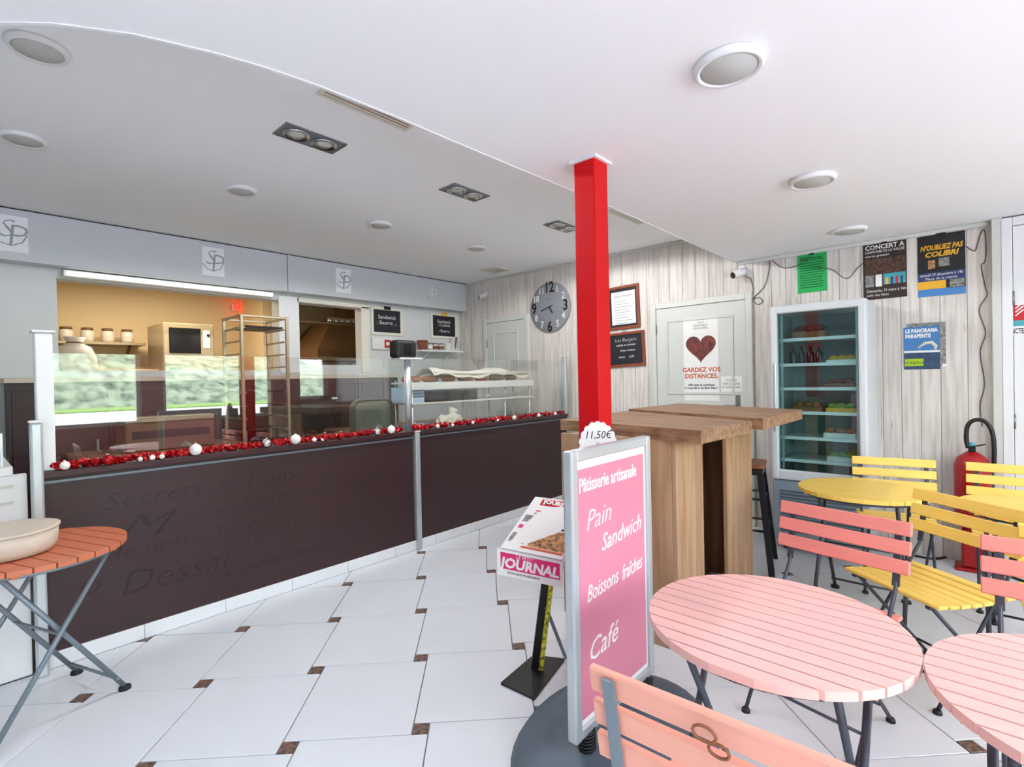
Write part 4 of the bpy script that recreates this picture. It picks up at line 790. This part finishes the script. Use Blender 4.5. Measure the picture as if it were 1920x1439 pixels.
o = text('lettering', 'LE PETIT', .02, 'paper', card, 0, 0, 0); mm2 = mm.copy(); mm2.translation = cpt(.42, .82, .0025); o.data.transform(mm2)
o = text('lettering', 'à lire sans modération', .016, 'ink', card, 0, 0, 0); mm2 = mm.copy(); mm2.translation = cpt(.4, .17, .0015); o.data.transform(mm2)
mg = thing('magazine', 'free newspaper with a food photo lying on the stand', 'magazine', t.location, t.rotation_euler.z)
quad('pages', [lay(.03, .03, .007), lay(.97, .03, .007), lay(.97, .97, .007), lay(.03, .97, .007)], .018, 'paper', mg)
def mp(nm, u0, u1, v0, v1, m): quad(nm, [lay(u0, v0, .0255), lay(u1, v0, .0255), lay(u1, v1, .0255), lay(u0, v1, .0255)], .0008, m, mg)
mp('masthead', .2, .9, .82, .94, 'redprint'); mp('photo', .38, .96, .12, .42, 'photo'); mp('photo', .08, .32, .50, .62, 'photo2'); mp('headline', .08, .36, .38, .44, 'magenta'); mp('photo', .06, .32, .14, .30, 'photo2'); mp('headline', .42, .96, .50, .54, 'ink'); mp('headline', .42, .9, .44, .47, 'ink'); mp('headline', .2, .92, .70, .72, 'redprint'); mp('headline', .2, .92, .65, .67, 'greyink'); mp('band', .3, .95, .08, .11, 'orange')
o = text('lettering', 'JOURNAL', .035, 'paper', mg, 0, 0, 0, bold=.002); vx = ux; vy = (D-A).normalized(); vy = (vy-vx*vy.dot(vx)).normalized(); m3 = Matrix((vx, vy, vx.cross(vy))).transposed().to_4x4(); m3.translation = lay(.55, .88, .0272); o.data.transform(m3)

# ================================================================== PRICE CARD on the column
cp = (EYE + ray(1108, 832)*(2.02/ray(1108, 832).x))
t = thing('price_card', 'white scalloped handwritten price card on the red column', 'price card', (2.055, cp.y, cp.z), frame=Matrix(((.669, 0, -.743), (-.743, 0, -.669), (0, 1, 0))))
pts = []
for k in range(72):
    a = 2*math.pi*k/72; r = .082+.006*abs(math.sin(a*9)); pts.append((r*math.cos(a), r*math.sin(a)*1.25))
MB().prism(pts, .08, .084).build('card', 'paper', t); text('lettering', '11,50€', .05, 'ink', t, 0, .045, .0845, shear=.2, maxw=.12); text('lettering', 'le\nde  campagne', .026, 'ink', t, -.0, -.01, .0845, shear=.2)
MB().box((-.006, -.06, .0), (.006, .06, .08)).build('peg', 'steel', t); MB().box((-.03, .105, .075), (.03, .112, .083)).build('clip', 'red', t)

# ================================================================== BISTRO TABLES AND CHAIRS
def bistro_table(label, x, y_, m, metal, rz=0, r=.33, z=.72, n=13, group='round slatted bistro tables'):
    t = thing('bistro_table', label, 'table', (x, y_, 0), rz, group=group); wd = 2*r/n
    for k in range(n):
        a, b_ = -r+k*wd+.0032, -r+(k+1)*wd-.0032; a = max(a, -r+.004); b_ = min(b_, r-.004); up, dn = [], []
        for q in range(5):
            xx = a+(b_-a)*q/4; yy = math.sqrt(max(r*r-xx*xx, 1e-5)); up.append((xx, yy)); dn.append((xx, -yy))
        MB().prism(dn+up[::-1], z-.022, z).build('slat', m, t)
    MB().tube([((r-.03)*math.cos(k*math.pi/16), (r-.03)*math.sin(k*math.pi/16), z-.032) for k in range(32)], .008, 6, closed=True).build('rim', metal, t)
    for sx in (-1, 1): MB().box((sx*.17-.015, -r*.8, z-.034), (sx*.17+.015, r*.8, z-.023)).build('batten', m, t)
    for sy in (-1, 1):
        for sx in (-1, 1):
            yy = sy*(.20+.014*sx); foot = (-sx*.25, yy, .014)
            l = MB().tube([(sx*.19, yy, z-.03), foot], .0105, 8).build('leg', metal, t)
            MB().lathe([(.012, .02), (.024, .014), (.026, 0)], c=(-sx*.25, yy, 0), n=14).build('foot', 'black', l)
    for sx in (-1, 1): MB().cyl((sx*.215, -.2, .07), (sx*.215, .2, .07), .007, 8).build('crossbar', metal, t)
    MB().cyl((0.02, -.2, .36), (.02, .2, .36), .006, 8).build('pivot_bar', metal, t)
    return t
bistro_table('pale pink round slatted table in the foreground', 1.554, .427, 'pink', 'darkmetal', r=.335)
bistro_table('pale pink round slatted table cut off by the right edge', 1.575, -.245, 'pink', 'darkmetal', r=.335)
bistro_table('yellow round slatted table in front of the fridge', 3.64, .49, 'yellow', 'darkmetal', n=15, r=.33)
bistro_table('yellow round slatted table at the right edge of the photo', 3.62, -.27, 'yellow', 'darkmetal', n=15, r=.33)
bistro_table('terracotta coloured round slatted table by the cash desk', .235, 3.055, 'terra', 'greymetal', rz=R(20), n=10, r=.335)

def bistro_chair(label, bx, by, ang, mb, ms, width=.46, ztop=.82, metal='darkmetal', post_m=None):
    """bx,by: middle of the top edge of the backrest; ang: direction the chair faces"""
    f = Vector((math.cos(ang), math.sin(ang))); o = Vector((bx, by))+f*.24
    t = thing('bistro_chair', label, 'chair', (o.x, o.y, 0), ang, group='folding slatted bistro chairs'); w = width/2; pw = w-.05
    sl = Vector((.055, -.22)); top = Vector((-.24, ztop)); bot = Vector((.24, .012)); dirv = (bot-top).normalized()
    def on(zv): u = (top.y-zv)/(top.y-bot.y); return top.x+(bot.x-top.x)*u
    nx = Vector((dirv.y, -dirv.x)); nx = nx if nx.x > 0 else -nx
    # the upper part of the back frame is steeper
    def bk(zv): return -.24+(ztop-zv)*.18
    for k in range(3):
        zc = ztop-.030-k*.074; b = MB(); b.box((-.009, -w, -.0275), (.009, w, .0275), bev=.004)
        b.xf(Matrix.Translation((bk(zc)+.017, 0, zc)) @ Matrix.Rotation(R(-10), 4, 'Y')).build('back_slat', mb, t)
    for s in (-1, 1):
        MB().tube([(bk(.58), s*pw, .58), (bk(.55), s*pw, .55), (.20, s*pw, .012)], .008, 6).xf(Matrix.Identity(4)).build('back_leg', post_m or metal, t)
        MB().bar((bk(ztop-.012)-.001, s*pw, ztop-.012), (bk(.56)-.001, s*pw, .56), .026, .006, up=(1, 0, 0)).build('back_post', post_m or metal, t)
        MB().tube([(.19, s*(pw-.025), .425), (-.20, s*(pw-.025), .012)], .008, 6).build('front_leg', metal, t)
        MB().bar((-.16, s*(pw-.02), .428), (.22, s*(pw-.02), .432), .02, .012).build('seat_rail', metal, t)
        for xx, e in ((.20, 0), (-.20, .025)): MB().lathe([(.010, .018), (.016, .012), (.017, 0)], c=(xx, s*(pw-e), 0), n=12).build('foot', 'black', t)
    for k in range(7):
        xx = -.15+k*.058; zc = .448-.010*math.sin((k)/6*math.pi); MB().box((xx-.0245, -w+.02, zc-.008), (xx+.0245, w-.02, zc+.008), bev=.004).build('seat_slat', ms, t)
    MB().cyl((.13, -pw, .10), (.13, pw, .10), .006, 6).build('crossbar', metal, t); MB().cyl((-.14, -pw+.025, .085), (-.14, pw-.025, .085), .006, 6).build('crossbar', metal, t)
    return t
bistro_chair('salmon pink chair tucked under the foreground pink table, facing the camera', 2.605, .42, math.atan2(.215, -.976), 'salmon', 'salmon', .51)
bistro_chair('salmon pink chair cut off by the right edge, behind the second pink table', 2.53, -.26, R(180), 'salmon', 'salmon', .48)
pc = bistro_chair('peach pink chair back closest to the camera at the bottom edge', .855, .335, R(2), 'peach', 'peach', .49, .84, 'greymetal')
b = MB()
for cc, rr in ((.012, .02), (-.012, .017)): b.tube([(0, rr*math.cos(a*.45)+.012*(1 if cc > 0 else -1), rr*.65*math.sin(a*.45)+cc*.8) for a in range(14)], .0028, 6, closed=True)
b.xf(Matrix.Translation((-.246, -.005, .80))).build('brand_plate', 'wood', pc)
bistro_chair('golden yellow chair turned sideways beside the salmon chair', 3.18, .01, math.atan2(.6, -.8), 'yellow', 'yellow', .50)
bistro_chair('yellow chair against the wall behind the yellow table by the fridge', 4.37, .41, R(190), 'yellow', 'yellow', .465)
bistro_chair('yellow chair in front of the fire extinguisher', 4.44, -.21, R(181), 'yellow', 'yellow', .48)
bistro_chair('yellow chair hidden behind the cut-off salmon chair at the right edge', 2.76, -.36, R(0), 'yellow', 'yellow', .46)
# ---- pot on the terracotta table
t = thing('serving_bowl', 'large beige bowl on the terracotta table at the left edge', 'bowl', (PZ(8, 1000, .72).x-.02, 3.03, .7205))
MB().lathe([(.09, 0), (.15, .006), (.165, .03), (.17, .10), (.162, .10), (.155, .035), (.02, .02)], n=36).build('bowl', 'beige', t); MB().lathe([(.17, .096), (.175, .1), (.175, .108), (.16, .108)], n=36).build('rim', 'beige', t)

# ---- black power cable lying on the floor behind the chairs
P = [PZ(x, y_, .008) for x, y_ in ((1690, 1036), (1745, 1048), (1790, 1045), (1850, 1066), (1925, 1092))]
t = thing('power_cable', 'black power cable lying on the floor behind the yellow chairs', 'cable', P[0]); MB().tube([p-P[0] for p in smooth(P)], .008, 8).build('wire', 'black', t)
